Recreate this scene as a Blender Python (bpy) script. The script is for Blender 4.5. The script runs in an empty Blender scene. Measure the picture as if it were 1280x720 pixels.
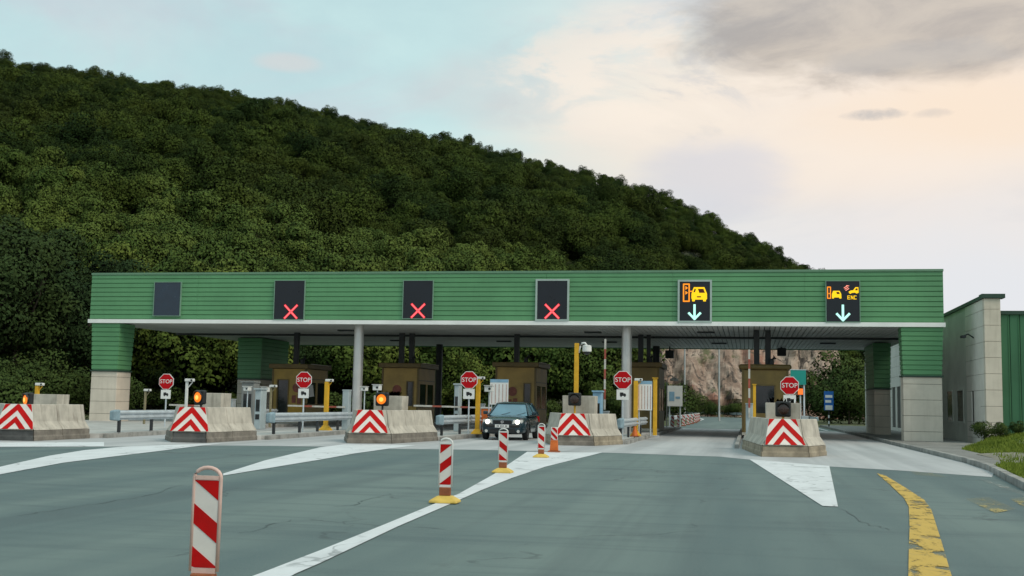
import bpy, math, random
import numpy as np
from math import sin, cos, radians, pi, atan, sqrt, hypot
from mathutils import Matrix, Vector, noise

# ------------------------------------------------------------------ camera, sky, sun, exposure
scene = bpy.context.scene
col = scene.collection
F, EYE = 1440.0, 1.33
PITCH, YAW, ROLL = atan(145.5 / F), radians(11.6275), 0.019
fwd = Vector((-sin(YAW) * cos(PITCH), cos(YAW) * cos(PITCH), sin(PITCH)))
rgt = Vector((cos(YAW), sin(YAW), 0))
upv = rgt.cross(fwd)
rgt, upv = cos(ROLL) * rgt + sin(ROLL) * upv, -sin(ROLL) * rgt + cos(ROLL) * upv
EYEP = Vector((0, 0, EYE))
cam_data = bpy.data.cameras.new("camera")
cam_data.sensor_width = 36
cam_data.lens = F / 1280 * 36
cam_data.clip_end = 6000
cam = bpy.data.objects.new("camera", cam_data)
col.objects.link(cam)
R3 = Matrix((rgt, upv, -fwd)).transposed()
cam.matrix_world = Matrix.Translation(EYEP) @ R3.to_4x4()
scene.camera = cam

SUN_EL, SUN_AZ = 44.0, 116.0          # elevation, azimuth clockwise from the road direction (+Y)
scene.view_settings.view_transform = 'Standard'
scene.view_settings.look = 'None'
scene.view_settings.gamma = 1
scene.view_settings.use_curve_mapping = False
scene.view_settings.exposure = 0.35

world = bpy.data.worlds.new("World")
scene.world = world
world.use_nodes = True


def lin(c):
    return tuple(((v / 255) / 12.92 if v / 255 <= .04045 else ((v / 255 + .055) / 1.055) ** 2.4) for v in c)


class NT:
    """small helper to write node trees"""
    def __init__(self, tree):
        self.t = tree
        self.n = tree.nodes
        self.l = tree.links

    def node(self, typ, **kw):
        nd = self.n.new(typ)
        for k, v in kw.items():
            setattr(nd, k, v)
        return nd

    def put(self, sock, v):
        if hasattr(v, 'links') or isinstance(v, bpy.types.NodeSocket):
            self.l.new(v, sock)
        else:
            sock.default_value = v

    def math(self, op, a, b=0.0, c=None, clamp=False):
        nd = self.node('ShaderNodeMath', operation=op, use_clamp=clamp)
        self.put(nd.inputs[0], a)
        self.put(nd.inputs[1], b)
        if c is not None:
            self.put(nd.inputs[2], c)
        return nd.outputs[0]

    def smooth(self, v, a, b):
        nd = self.node('ShaderNodeMapRange', interpolation_type='SMOOTHSTEP')
        self.put(nd.inputs[0], v)
        nd.inputs[1].default_value = a
        nd.inputs[2].default_value = b
        return nd.outputs[0]

    def mix(self, f, a, b, blend='MIX'):
        nd = self.node('ShaderNodeMix', data_type='RGBA', blend_type=blend)
        self.put(nd.inputs[0], f)
        for s, v in ((nd.inputs[6], a), (nd.inputs[7], b)):
            if isinstance(v, tuple) and len(v) == 3:
                v = v + (1,)
            self.put(s, v)
        return nd.outputs[2]

    def noise(self, vec, scale, detail=3, rough=.55, dist=0.0):
        nd = self.node('ShaderNodeTexNoise')
        self.put(nd.inputs['Vector'], vec)
        nd.inputs['Scale'].default_value = scale
        nd.inputs['Detail'].default_value = detail
        nd.inputs['Roughness'].default_value = rough
        nd.inputs['Distortion'].default_value = dist
        return nd.outputs[0]

    def mapping(self, vec, scale=(1, 1, 1), rot=(0, 0, 0), loc=(0, 0, 0)):
        nd = self.node('ShaderNodeMapping')
        self.put(nd.inputs[0], vec)
        nd.inputs[1].default_value = loc
        nd.inputs[2].default_value = rot
        nd.inputs[3].default_value = scale
        return nd.outputs[0]

    def dot(self, vec, d):
        nd = self.node('ShaderNodeVectorMath', operation='DOT_PRODUCT')
        self.put(nd.inputs[0], vec)
        nd.inputs[1].default_value = tuple(d)
        return nd.outputs['Value']


def pix_dir(x, y):
    return (fwd * F + rgt * (x - 640) + upv * (360 - y)).normalized()


def build_sky():
    w = NT(world.node_tree)
    w.n.clear()
    out = w.node('ShaderNodeOutputWorld')
    sky = w.node('ShaderNodeTexSky', sky_type='NISHITA')
    sky.sun_disc = False
    sky.sun_elevation = radians(SUN_EL)
    sky.sun_rotation = radians(SUN_AZ)
    sky.air_density = 1.3
    sky.dust_density = 1.5
    sky.ozone_density = 2.0
    bg1 = w.node('ShaderNodeBackground')
    w.l.new(sky.outputs[0], bg1.inputs[0])
    bg1.inputs[1].default_value = 0.08
    d = w.node('ShaderNodeTexCoord').outputs['Generated']
    # thin cloud layer, flattened onto a plane so that it streaks towards the horizon
    flat = w.mapping(d, scale=(1, 1, 2.6))
    n1 = w.noise(flat, 2.3, 6, .58, .4)
    n2 = w.noise(flat, 7.0, 5, .6, .6)
    n3 = w.noise(w.mapping(d, scale=(1, 1, 3.2), loc=(3.1, 1.2, .4)), 3.4, 5, .6, .5)

    n4 = w.noise(w.mapping(d, scale=(1, 1, 2.0)), 24.0, 5, .62, .3)

    n4b = w.noise(w.mapping(d, scale=(1, 1, 2.4), loc=(.3, .7, .2)), 9.0, 8, .62, .5)

    def local(x, y):
        c = pix_dir(x, y)
        r = c.cross(Vector((0, 0, 1))).normalized()
        u = r.cross(c)
        return w.dot(d, r), w.dot(d, u), w.dot(d, c)

    def blob(x, y, sx, sy, wob, lo=0.0, hi=1.0, tilt=0.0, nz=None):
        """soft ellipse of cloud around one direction, its rim broken by noise"""
        a, b, c = local(x, y)
        if tilt:
            b = w.math('ADD', b, w.math('MULTIPLY', a, tilt))
        q = w.math('ADD', w.math('POWER', w.math('ABSOLUTE', w.math('DIVIDE', a, sx / F)), 2), w.math('POWER', w.math('ABSOLUTE', w.math('DIVIDE', b, sy / F)), 2))
        q = w.math('SUBTRACT', 1.0, q)
        q = w.math('ADD', q, w.math('MULTIPLY', w.math('SUBTRACT', nz if nz else n2, .5), wob))
        q = w.smooth(q, lo, hi)
        return w.math('MULTIPLY', q, w.math('GREATER_THAN', c, 0.0))

    el = w.node('ShaderNodeSeparateXYZ')
    w.l.new(d, el.inputs[0])
    z = el.outputs[2]
    side = w.dot(d, pix_dir(1500, 300))         # near 1 towards the evening glow
    # base veil: cool white on the left, peach towards the glow, pale lilac low down
    cool = lin((202, 232, 232))
    warm = lin((240, 230, 222))
    lil = lin((228, 230, 234))
    veil = w.mix(w.smooth(side, .80, .985), cool, warm)
    veil = w.mix(w.smooth(w.math('ADD', z, w.math('MULTIPLY', n1, .10)), .27, .13), veil, lil)
    veil = w.mix(w.math('MULTIPLY', w.smooth(n3, .50, .72), .6), veil, lin((210, 213, 219)))
    peach = blob(1000, 150, 420, 110, 1.6, -.1, .9, nz=n3)
    veil = w.mix(w.math('MULTIPLY', peach, .7), veil, lin((252, 236, 219)))
    orange = blob(1330, 125, 330, 70, 1.0, 0, 1)
    veil = w.mix(w.math('MULTIPLY', orange, .5), veil, lin((250, 226, 200)))
    blue_patch = blob(890, 225, 120, 60, 1.2, 0, .9)
    veil = w.mix(w.math('MULTIPLY', blue_patch, .55), veil, lin((207, 211, 224)))
    grey_mid = blob(640, 110, 160, 60, 1.6, 0, 1, nz=n3)
    veil = w.mix(w.math('MULTIPLY', grey_mid, .45), veil, lin((210, 208, 209)))
    puffs = blob(800, 95, 240, 100, 1.2, 0, .9)
    veil = w.mix(w.math('MULTIPLY', w.math('MULTIPLY', puffs, w.smooth(n4b, .46, .60)), .8), veil, lin((250, 238, 224)))
    veil = w.mix(w.math('MULTIPLY', w.math('MULTIPLY', puffs, w.smooth(n4b, .47, .36)), .5), veil, lin((203, 205, 208)))
    pink = blob(360, 78, 48, 14, 1.0, 0, 1)
    veil = w.mix(w.math('MULTIPLY', pink, .5), veil, lin((240, 226, 218)))
    bank = blob(1190, 0, 330, 98, 1.5, -.05, .55, tilt=-.03)
    bankc = w.mix(w.smooth(n4b, .36, .66), lin((168, 162, 158)), lin((202, 192, 180)))
    veil = w.mix(w.math('MULTIPLY', bank, .82), veil, bankc)
    for (bx, by, sx, sy, o) in ((1087, 144, 46, 9, .62), (1166, 142, 26, 7, .3), (1140, 70, 140, 22, .3)):
        bl = blob(bx, by, sx, sy, 2.6, .0, 1.0, nz=n4)
        veil = w.mix(w.math('MULTIPLY', bl, o), veil, lin((172, 175, 180)))
    bg2 = w.node('ShaderNodeBackground')
    w.l.new(veil, bg2.inputs[0])
    bg2.inputs[1].default_value = 0.80
    # how much of the blue shows through the veil
    open_l = w.smooth(side, .985, .80)
    cover = w.math('SUBTRACT', 1.0, w.math('MULTIPLY', w.smooth(n1, .75, .30), w.math('MULTIPLY', open_l, .26)))
    ms = w.node('ShaderNodeMixShader')
    w.l.new(cover, ms.inputs[0])
    w.l.new(bg1.outputs[0], ms.inputs[1])
    w.l.new(bg2.outputs[0], ms.inputs[2])
    w.l.new(ms.outputs[0], out.inputs[0])


build_sky()
sun_data = bpy.data.lights.new("sun", 'SUN')
sun_data.energy = 1.5
sun_data.angle = radians(28)
sun_data.color = (1.0, .86, .70)
sun = bpy.data.objects.new("sun", sun_data)
col.objects.link(sun)
sdir = Vector((sin(radians(SUN_AZ)) * cos(radians(SUN_EL)), cos(radians(SUN_AZ)) * cos(radians(SUN_EL)), sin(radians(SUN_EL))))
sun.rotation_euler = sdir.to_track_quat('Z', 'Y').to_euler()
sun.location = sdir * 100

rnd = random.Random(7)


# ------------------------------------------------------------------ measuring helpers (photo pixels of the 1280x720 frame -> metres)
def ray(x, y):
    return fwd * F + rgt * (x - 640) + upv * (360 - y)


def G(x, y, z=0.0):
    d = ray(x, y)
    return EYEP + d * ((z - EYE) / d.z)


def AY(x, y, Y):
    d = ray(x, y)
    return EYEP + d * (Y / d.y)


def PX(x, Y, y=500):
    return AY(x, y, Y).x


def PZ(y, Y, x=640):
    return AY(x, y, Y).z


# ------------------------------------------------------------------ materials
MATS = {}


def mat(name, c, rough=.7, var=.12, scale=3.0, bump=0.0, bscale=40.0, metal=0.0, spec=.4, dirt=0.0, streak=0.0, dirtc=(.05, .045, .04), emit=0.0, coat=0.0):
    if name in MATS:
        return MATS[name]
    m = bpy.data.materials.new(name)
    m.use_nodes = True
    t = NT(m.node_tree)
    b = t.n['Principled BSDF']
    b.inputs['Roughness'].default_value = rough
    b.inputs['Metallic'].default_value = metal
    b.inputs['Specular IOR Level'].default_value = spec
    if coat:
        b.inputs['Coat Weight'].default_value = coat
        b.inputs['Coat Roughness'].default_value = .08
    co = t.node('ShaderNodeNewGeometry').outputs['Position']
    n = t.noise(co, scale, 5, .6)
    lo = tuple(v * (1 - var) for v in c)
    hi = tuple(min(1, v * (1 + var)) for v in c)
    cc = t.mix(t.smooth(n, .3, .7), lo, hi)
    if dirt:
        n2 = t.noise(co, scale * .37 + .2, 6, .65, .5)
        cc = t.mix(t.math('MULTIPLY', t.smooth(n2, .45, .75), dirt), cc, dirtc)
    if streak:
        n3 = t.noise(t.mapping(co, scale=(5, 5, .35)), 1.3, 4, .6)
        cc = t.mix(t.math('MULTIPLY', t.smooth(n3, .48, .78), streak), cc, dirtc)
    t.l.new(cc, b.inputs['Base Color'])
    t.l.new(t.math('ADD', rough - .08, t.math('MULTIPLY', n, .16)), b.inputs['Roughness'])
    if bump:
        bn = t.node('ShaderNodeBump')
        bn.inputs['Strength'].default_value = bump
        bn.inputs['Distance'].default_value = .02
        t.l.new(t.noise(co, bscale, 4, .6), bn.inputs['Height'])
        t.l.new(bn.outputs[0], b.inputs['Normal'])
    if emit:
        b.inputs['Emission Color'].default_value = c + (1,)
        b.inputs['Emission Strength'].default_value = emit
    MATS[name] = m
    return m


def asphalt_mat():
    m = bpy.data.materials.new('asphalt')
    m.use_nodes = True
    t = NT(m.node_tree)
    b = t.n['Principled BSDF']
    co = t.node('ShaderNodeNewGeometry').outputs['Position']
    big = t.noise(t.mapping(co, rot=(0, 0, .16), scale=(.42, .035, 1)), 1.0, 4, .55, .3)
    cross = t.noise(t.mapping(co, rot=(0, 0, -.2), scale=(.12, 1.3, 1)), 1.0, 6, .66, .2)
    mid = t.noise(co, .55, 5, .6)
    fine = t.noise(co, 38, 3, .7)
    grit = t.noise(co, 160, 2, .7)
    c = t.mix(t.smooth(big, .3, .7), (.068, .114, .121), (.146, .200, .188))
    c = t.mix(t.math('MULTIPLY', t.smooth(cross, .48, .66), .62), c, (.066, .104, .110))
    tracks = t.noise(t.mapping(co, rot=(0, 0, .10), scale=(1.5, .045, 1)), 1.0, 4, .6, .2)
    c = t.mix(t.math('MULTIPLY', t.smooth(tracks, .50, .72), .40), c, (.058, .086, .092))
    c = t.mix(t.math('MULTIPLY', t.smooth(mid, .54, .74), .6), c, (.062, .092, .098))
    c = t.mix(t.math('MULTIPLY', t.smooth(fine, .35, .65), .26), c, (.20, .225, .22))
    c = t.mix(t.math('MULTIPLY', t.smooth(grit, .58, .68), .38), c, (.24, .26, .25))
    # meandering cracks, sealed dark here and there
    wob = t.node('ShaderNodeVectorMath', operation='ADD')
    nz = t.node('ShaderNodeTexNoise')
    t.l.new(co, nz.inputs['Vector'])
    nz.inputs['Scale'].default_value = .9
    nz.inputs['Detail'].default_value = 6
    t.l.new(co, wob.inputs[0])
    sc = t.node('ShaderNodeVectorMath', operation='SCALE')
    t.l.new(nz.outputs['Color'], sc.inputs[0])
    sc.inputs['Scale'].default_value = 1.6
    t.l.new(sc.outputs[0], wob.inputs[1])
    vo = t.node('ShaderNodeTexVoronoi', feature='DISTANCE_TO_EDGE')
    t.l.new(t.mapping(wob.outputs[0], scale=(.20, .13, .2)), vo.inputs['Vector'])
    vo.inputs['Scale'].default_value = 1.0
    cr = t.math('MULTIPLY', t.smooth(vo.outputs[0], .007, .002), t.smooth(mid, .48, .62))
    c = t.mix(t.math('MULTIPLY', cr, .55), c, (.045, .056, .058))
    t.l.new(c, b.inputs['Base Color'])
    t.l.new(t.math('ADD', .66, t.math('MULTIPLY', fine, .25)), b.inputs['Roughness'])
    b.inputs['Specular IOR Level'].default_value = .35
    bn = t.node('ShaderNodeBump')
    bn.inputs['Strength'].default_value = .5
    bn.inputs['Distance'].default_value = .006
    t.l.new(t.math('ADD', fine, grit), bn.inputs['Height'])
    t.l.new(bn.outputs[0], b.inputs['Normal'])
    MATS['asphalt'] = m
    return m


def apron_mat():
    m = bpy.data.materials.new('concrete_paving')
    m.use_nodes = True
    t = NT(m.node_tree)
    b = t.n['Principled BSDF']
    co = t.node('ShaderNodeNewGeometry').outputs['Position']
    lanes = t.noise(t.mapping(co, scale=(1.1, .035, 1)), 1.0, 4, .55)
    mid = t.noise(co, .8, 6, .65)
    fine = t.noise(co, 30, 3, .7)
    c = t.mix(t.smooth(lanes, .3, .7), (.32, .33, .34), (.48, .487, .495))
    c = t.mix(t.math('MULTIPLY', t.smooth(mid, .5, .78), .45), c, (.20, .20, .205))
    c = t.mix(t.math('MULTIPLY', fine, .18), c, (.48, .48, .48))
    t.l.new(c, b.inputs['Base Color'])
    b.inputs['Roughness'].default_value = .72
    bn = t.node('ShaderNodeBump')
    bn.inputs['Strength'].default_value = .25
    bn.inputs['Distance'].default_value = .005
    t.l.new(fine, bn.inputs['Height'])
    t.l.new(bn.outputs[0], b.inputs['Normal'])
    MATS['concrete_paving'] = m
    return m


def paint_mat(name, c, wear=.25, wscale=1.6, crack=.3):
    """road paint, worn through to the asphalt"""
    m = bpy.data.materials.new(name)
    m.use_nodes = True
    t = NT(m.node_tree)
    b = t.n['Principled BSDF']
    co = t.node('ShaderNodeNewGeometry').outputs['Position']
    n1 = t.noise(t.mapping(co, scale=(1.3, .5, 1)), wscale, 8, .72, .4)
    n2 = t.noise(co, 22, 4, .7)
    col_ = t.mix(t.smooth(n1, .3, .8), c, tuple(v * .78 for v in c))
    w = t.smooth(t.math('ADD', n1, t.math('MULTIPLY', n2, .35)), 1.0 - wear * .62, 1.0 - wear * .62 + .09)
    nz = t.node('ShaderNodeTexNoise')
    t.l.new(co, nz.inputs['Vector'])
    nz.inputs['Scale'].default_value = 1.5
    nz.inputs['Detail'].default_value = 6
    sc = t.node('ShaderNodeVectorMath', operation='SCALE')
    t.l.new(nz.outputs['Color'], sc.inputs[0])
    sc.inputs['Scale'].default_value = .9
    ad = t.node('ShaderNodeVectorMath', operation='ADD')
    t.l.new(co, ad.inputs[0])
    t.l.new(sc.outputs[0], ad.inputs[1])
    vo = t.node('ShaderNodeTexVoronoi', feature='DISTANCE_TO_EDGE')
    t.l.new(t.mapping(ad.outputs[0], scale=(.9, .42, 1)), vo.inputs['Vector'])
    vo.inputs['Scale'].default_value = 1.0
    gate = t.smooth(t.noise(co, .7, 2), .47, .60)
    cr = t.math('MULTIPLY', t.math('MULTIPLY', t.smooth(vo.outputs[0], .03, .008), gate), crack)
    f = t.math('MAXIMUM', w, cr)
    t.l.new(t.mix(t.math('MULTIPLY', cr, .8), col_, (.06, .075, .075)), b.inputs['Base Color'])
    b.inputs['Roughness'].default_value = .6
    tr_ = t.node('ShaderNodeBsdfTransparent')
    ms = t.node('ShaderNodeMixShader')
    t.l.new(t.math('MULTIPLY', w, .9), ms.inputs[0])
    t.l.new(b.outputs[0], ms.inputs[1])
    t.l.new(tr_.outputs[0], ms.inputs[2])
    t.l.new(ms.outputs[0], t.n['Material Output'].inputs[0])
    MATS[name] = m
    return m


def leaf_mat(name, ca, cb, cc, clump=True):
    m = bpy.data.materials.new(name)
    m.use_nodes = True
    t = NT(m.node_tree)
    b = t.n['Principled BSDF']
    oi = t.node('ShaderNodeObjectInfo').outputs['Random']
    geo = t.node('ShaderNodeNewGeometry')
    pos = geo.outputs['Position']
    n = t.noise(pos, .55, 3, .6)
    patch = t.noise(pos, .018, 3, .55)
    ri = geo.outputs['Random Per Island']
    c = t.mix(t.smooth(oi, .0, 1.0), ca, cb)
    c = t.mix(t.math('MULTIPLY', t.smooth(patch, .42, .62), .55), c, cc)
    c = t.mix(t.math('MULTIPLY', t.smooth(n, .4, .7), .35), c, tuple(v * .6 for v in ca))
    c = t.mix(t.math('MULTIPLY', ri, .12), c, tuple(min(1, v * 1.55) for v in cb))
    if clump:
        at_ = t.node('ShaderNodeAttribute', attribute_name='clump_normal')
        vt = t.node('ShaderNodeVectorTransform', vector_type='NORMAL', convert_from='OBJECT', convert_to='WORLD')
        t.l.new(at_.outputs['Vector'], vt.inputs[0])
        t.l.new(vt.outputs[0], b.inputs['Normal'])
    t.l.new(c, b.inputs['Base Color'])
    b.inputs['Roughness'].default_value = .85
    b.inputs['Specular IOR Level'].default_value = .05
    MATS[name] = m
    return m


def terrain_mat(name, ca, cb, cc, s1=.06, s2=1.2):
    m = bpy.data.materials.new(name)
    m.use_nodes = True
    t = NT(m.node_tree)
    b = t.n['Principled BSDF']
    co = t.node('ShaderNodeNewGeometry').outputs['Position']
    c = t.mix(t.smooth(t.noise(co, s1, 5), .35, .65), ca, cb)
    c = t.mix(t.math('MULTIPLY', t.smooth(t.noise(co, s2, 6, .7), .4, .7), .7), c, cc)
    t.l.new(c, b.inputs['Base Color'])
    b.inputs['Roughness'].default_value = .9
    bn = t.node('ShaderNodeBump')
    bn.inputs['Strength'].default_value = .6
    bn.inputs['Distance'].default_value = .08
    t.l.new(t.noise(co, 6, 5, .7), bn.inputs['Height'])
    t.l.new(bn.outputs[0], b.inputs['Normal'])
    MATS[name] = m
    return m


def rock_mat():
    m = bpy.data.materials.new('rock')
    m.use_nodes = True
    t = NT(m.node_tree)
    b = t.n['Principled BSDF']
    co = t.node('ShaderNodeNewGeometry').outputs['Position']
    v = t.mapping(co, rot=(0, .25, 0), scale=(1, 1, .28))
    c = t.mix(t.smooth(t.noise(v, .22, 6, .65, .6), .38, .62), (.22, .15, .115), (.40, .31, .25))
    c = t.mix(t.math('MULTIPLY', t.smooth(t.noise(v, .12, 4, .6, .4), .50, .62), .9), c, (.25, .11, .075))
    c = t.mix(t.smooth(t.noise(v, .7, 6, .7, .8), .50, .62), c, (.06, .047, .04))
    c = t.mix(t.math('MULTIPLY', t.smooth(t.noise(co, .16, 5, .7), .56, .66), .85), c, (.075, .09, .035))
    t.l.new(c, b.inputs['Base Color'])
    b.inputs['Roughness'].default_value = .9
    MATS['rock'] = m
    return m


def led_mat(name, c, s):
    m = bpy.data.materials.new(name)
    m.use_nodes = True
    t = NT(m.node_tree)
    b = t.n['Principled BSDF']
    b.inputs['Base Color'].default_value = tuple(v * .3 for v in c) + (1,)
    b.inputs['Emission Color'].default_value = c + (1,)
    b.inputs['Emission Strength'].default_value = s
    MATS[name] = m
    return m


asphalt = asphalt_mat()
apron = apron_mat()
white_paint = paint_mat('white_road_paint', (.70, .72, .74), .16, 1.4, .6)
yellow_paint = paint_mat('yellow_road_paint', (.58, .37, .05), .50, 2.4, .6)
faint_yellow = paint_mat('faint_yellow_paint', (.46, .36, .11), .72, 1.1, .2)
faint_white = paint_mat('faint_white_paint', (.42, .42, .38), .72, 1.3, .2)
concrete = mat('concrete', (.47, .435, .375), .85, .16, 2.2, .35, 30, dirt=.35, streak=.55, dirtc=(.14, .12, .095))
kerb_stone = mat('kerb_stone', (.30, .295, .28), .85, .25, 2.0, .3, 25, dirt=.5, dirtc=(.09, .085, .08))
island_top = mat('island_paving', (.42, .415, .40), .85, .15, 1.2, .2, 30, dirt=.5, dirtc=(.2, .19, .17))
green_clad = mat('green_cladding', (.104, .280, .130), .45, .10, .35, 0, spec=.4, dirt=.12, streak=.10, dirtc=(.04, .09, .05))
green_trim = mat('green_trim', (.13, .25, .16), .45, .06, 1)
wing_green = mat('dark_green_cladding', (.045, .15, .075), .5, .1, .6, streak=.15, dirtc=(.03, .07, .04))
dark_green_trim = mat('dark_green_trim', (.028, .062, .045), .5, .1, 1)
white_trim = mat('white_trim', (.82, .83, .82), .45, .05, 1.2, dirt=.1, dirtc=(.4, .4, .38))
soffit_metal = mat('soffit_metal', (.60, .60, .59), .5, .08, .8, dirt=.25, dirtc=(.2, .19, .18))
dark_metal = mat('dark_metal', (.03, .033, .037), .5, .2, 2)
steel = mat('steel', (.58, .57, .56), .38, .08, 1.5, metal=.55, streak=.25, dirtc=(.25, .22, .19))
galv = mat('galvanised_steel', (.52, .57, .61), .42, .12, 2.5, metal=.2, streak=.2, dirtc=(.2, .21, .21))
stone_clad = mat('stone_cladding', (.64, .575, .49), .8, .07, 1.2, .12, 40, dirt=.14, streak=.18, dirtc=(.26, .215, .16))
stone_white = mat('pale_stone_cladding', (.70, .67, .62), .8, .06, 1.2, .1, 40, dirt=.1, streak=.12, dirtc=(.33, .29, .24))
shaded_wall_grey = mat('shaded_wall_grey', (.52, .54, .49), .85, .12, .7, .2, 20, streak=.12, dirtc=(.2, .2, .18))  # wall colour greyed to carry the shade of the canopy
joint_dark = mat('joint', (.10, .095, .085), .9, .1, 3)
booth_ochre = mat('booth_ochre_metal', (.33, .21, .038), .45, .16, 1.5, dirt=.3, dirtc=(.06, .045, .02))
booth_brown = mat('booth_brown_metal', (.32, .205, .055), .5, .16, 1.5, dirt=.3, dirtc=(.04, .03, .016))
booth_dark = mat('booth_dark_brown_metal', (.19, .125, .034), .5, .16, 1.5, dirt=.3, dirtc=(.04, .03, .016))
booth_roof = mat('booth_roof_metal', (.12, .08, .022), .5, .2, 2)
glass_dark = mat('dark_glass', (.012, .017, .020), .08, .1, 2, spec=.6)
black_plastic = mat('black_plastic', (.016, .017, .018), .5, .2, 5)
yellow_steel = mat('yellow_painted_steel', (.66, .36, .018), .45, .1, 4, dirt=.1, dirtc=(.3, .2, .05))
orange_plastic = mat('orange_plastic', (.58, .13, .02), .55, .12, 6, dirt=.15, dirtc=(.2, .07, .03))
yellow_rubber = mat('yellow_rubber', (.66, .46, .10), .7, .12, 9, dirt=.25, dirtc=(.25, .19, .08))
brown_rubber = mat('brown_rubber', (.27, .085, .035), .7, .2, 9)
red_film = mat('red_reflective_film', (.47, .006, .006), .6, .12, 5, spec=.12, dirt=.12, dirtc=(.25, .05, .04))
white_film = mat('white_reflective_film', (.68, .64, .60), .45, .06, 5, dirt=.12, dirtc=(.4, .36, .33))
pink_plastic = mat('faded_red_plastic', (.64, .44, .385), .5, .1, 8)
white_plastic = mat('white_plastic', (.66, .66, .64), .5, .06, 4)
sign_red = mat('sign_red', (.46, .005, .010), .6, .05, 4, spec=.12)
sign_white = mat('sign_white', (.74, .74, .73), .45, .04, 3)
sign_black = mat('sign_black', (.012, .012, .014), .5, .05, 4)
sign_back = mat('sign_back_grey', (.30, .31, .31), .5, .1, 4)
teal_panel = mat('teal_sign', (.01, .26, .22), .45, .05, 2)
blue_panel = mat('blue_sign', (.012, .12, .42), .45, .05, 2)
pale_blue = mat('pale_blue_panel', (.22, .38, .52), .5, .1, 4)
grey_cabinet = mat('grey_cabinet', (.30, .33, .345), .5, .1, 3)
screen_off = mat('blank_screen', (.020, .036, .060), .25, .1, 2, spec=.5)
screen_dark = mat('sign_face', (.010, .013, .020), .3, .1, 2)
led_red = led_mat('red_led', (1.0, .03, .05), .95)
led_red_core = led_mat('red_led_core', (1.0, .17, .18), .9)
led_yellow = led_mat('yellow_led', (1.0, .60, .0), .85)
led_orange = led_mat('orange_led', (1.0, .30, .01), .85)
led_cyan = led_mat('cyan_led', (.48, 1.0, .86), .9)
amber_lit = led_mat('lit_amber_lens', (1.0, .22, .01), .8)
amber_core = led_mat('lit_amber_core', (1.0, .55, .10), 1.0)
lamp_dark = mat('unlit_amber_lens', (.03, .012, .008), .25, .2, 8, spec=.6)
head_lit = led_mat('lit_headlight', (1.0, .93, .78), 2.4)
head_glass = mat('headlight_glass', (.55, .56, .55), .15, .05, 8, spec=.6)
car_paint = mat('blue_green_car_paint', (.005, .028, .042), .26, .06, 2, metal=.3, spec=.5, coat=.8)
car_trim = mat('car_trim', (.018, .019, .020), .55, .1, 6)
car_glass = mat('car_glass', (.11, .23, .30), .07, .1, 2, spec=.9)  # sky reflection put into the base colour as a lighter blue
tyre_rub = mat('tyre_rubber', (.016, .016, .017), .85, .1, 9)
chrome = mat('chrome', (.6, .6, .6), .2, .05, 4, metal=.9)
bark = mat('bark', (.07, .055, .042), .95, .3, 2, .6, 8)
pole_grey = mat('pole_grey', (.42, .43, .43), .5, .1, 2)
rock = rock_mat()
leaf_hill = leaf_mat('hill_foliage', (.014, .030, .0095), (.062, .092, .018), (.046, .056, .0120))
leaf_slope = leaf_mat('slope_foliage', (.044, .080, .018), (.132, .168, .034), (.080, .122, .034))
leaf_near = leaf_mat('near_foliage', (.022, .044, .018), (.042, .066, .020), (.026, .050, .022))
leaf_shrub = leaf_mat('shrub_foliage', (.045, .075, .022), (.07, .10, .026), (.05, .08, .024))
grass_m = leaf_mat('grass_blades', (.10, .165, .022), (.19, .235, .04), (.16, .19, .04), clump=False)
ground_m = terrain_mat('grass_ground', (.055, .075, .022), (.085, .10, .03), (.06, .055, .03), .05, .9)
hill_m = terrain_mat('forest_floor', (.024, .032, .013), (.034, .042, .016), (.02, .024, .012))
soil_m = terrain_mat('bare_soil', (.20, .185, .15), (.26, .24, .20), (.14, .14, .09), .3, 2.5)
walk_m = terrain_mat('pavement_concrete', (.20, .195, .185), (.26, .255, .24), (.15, .145, .135), .3, 1.4)


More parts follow.
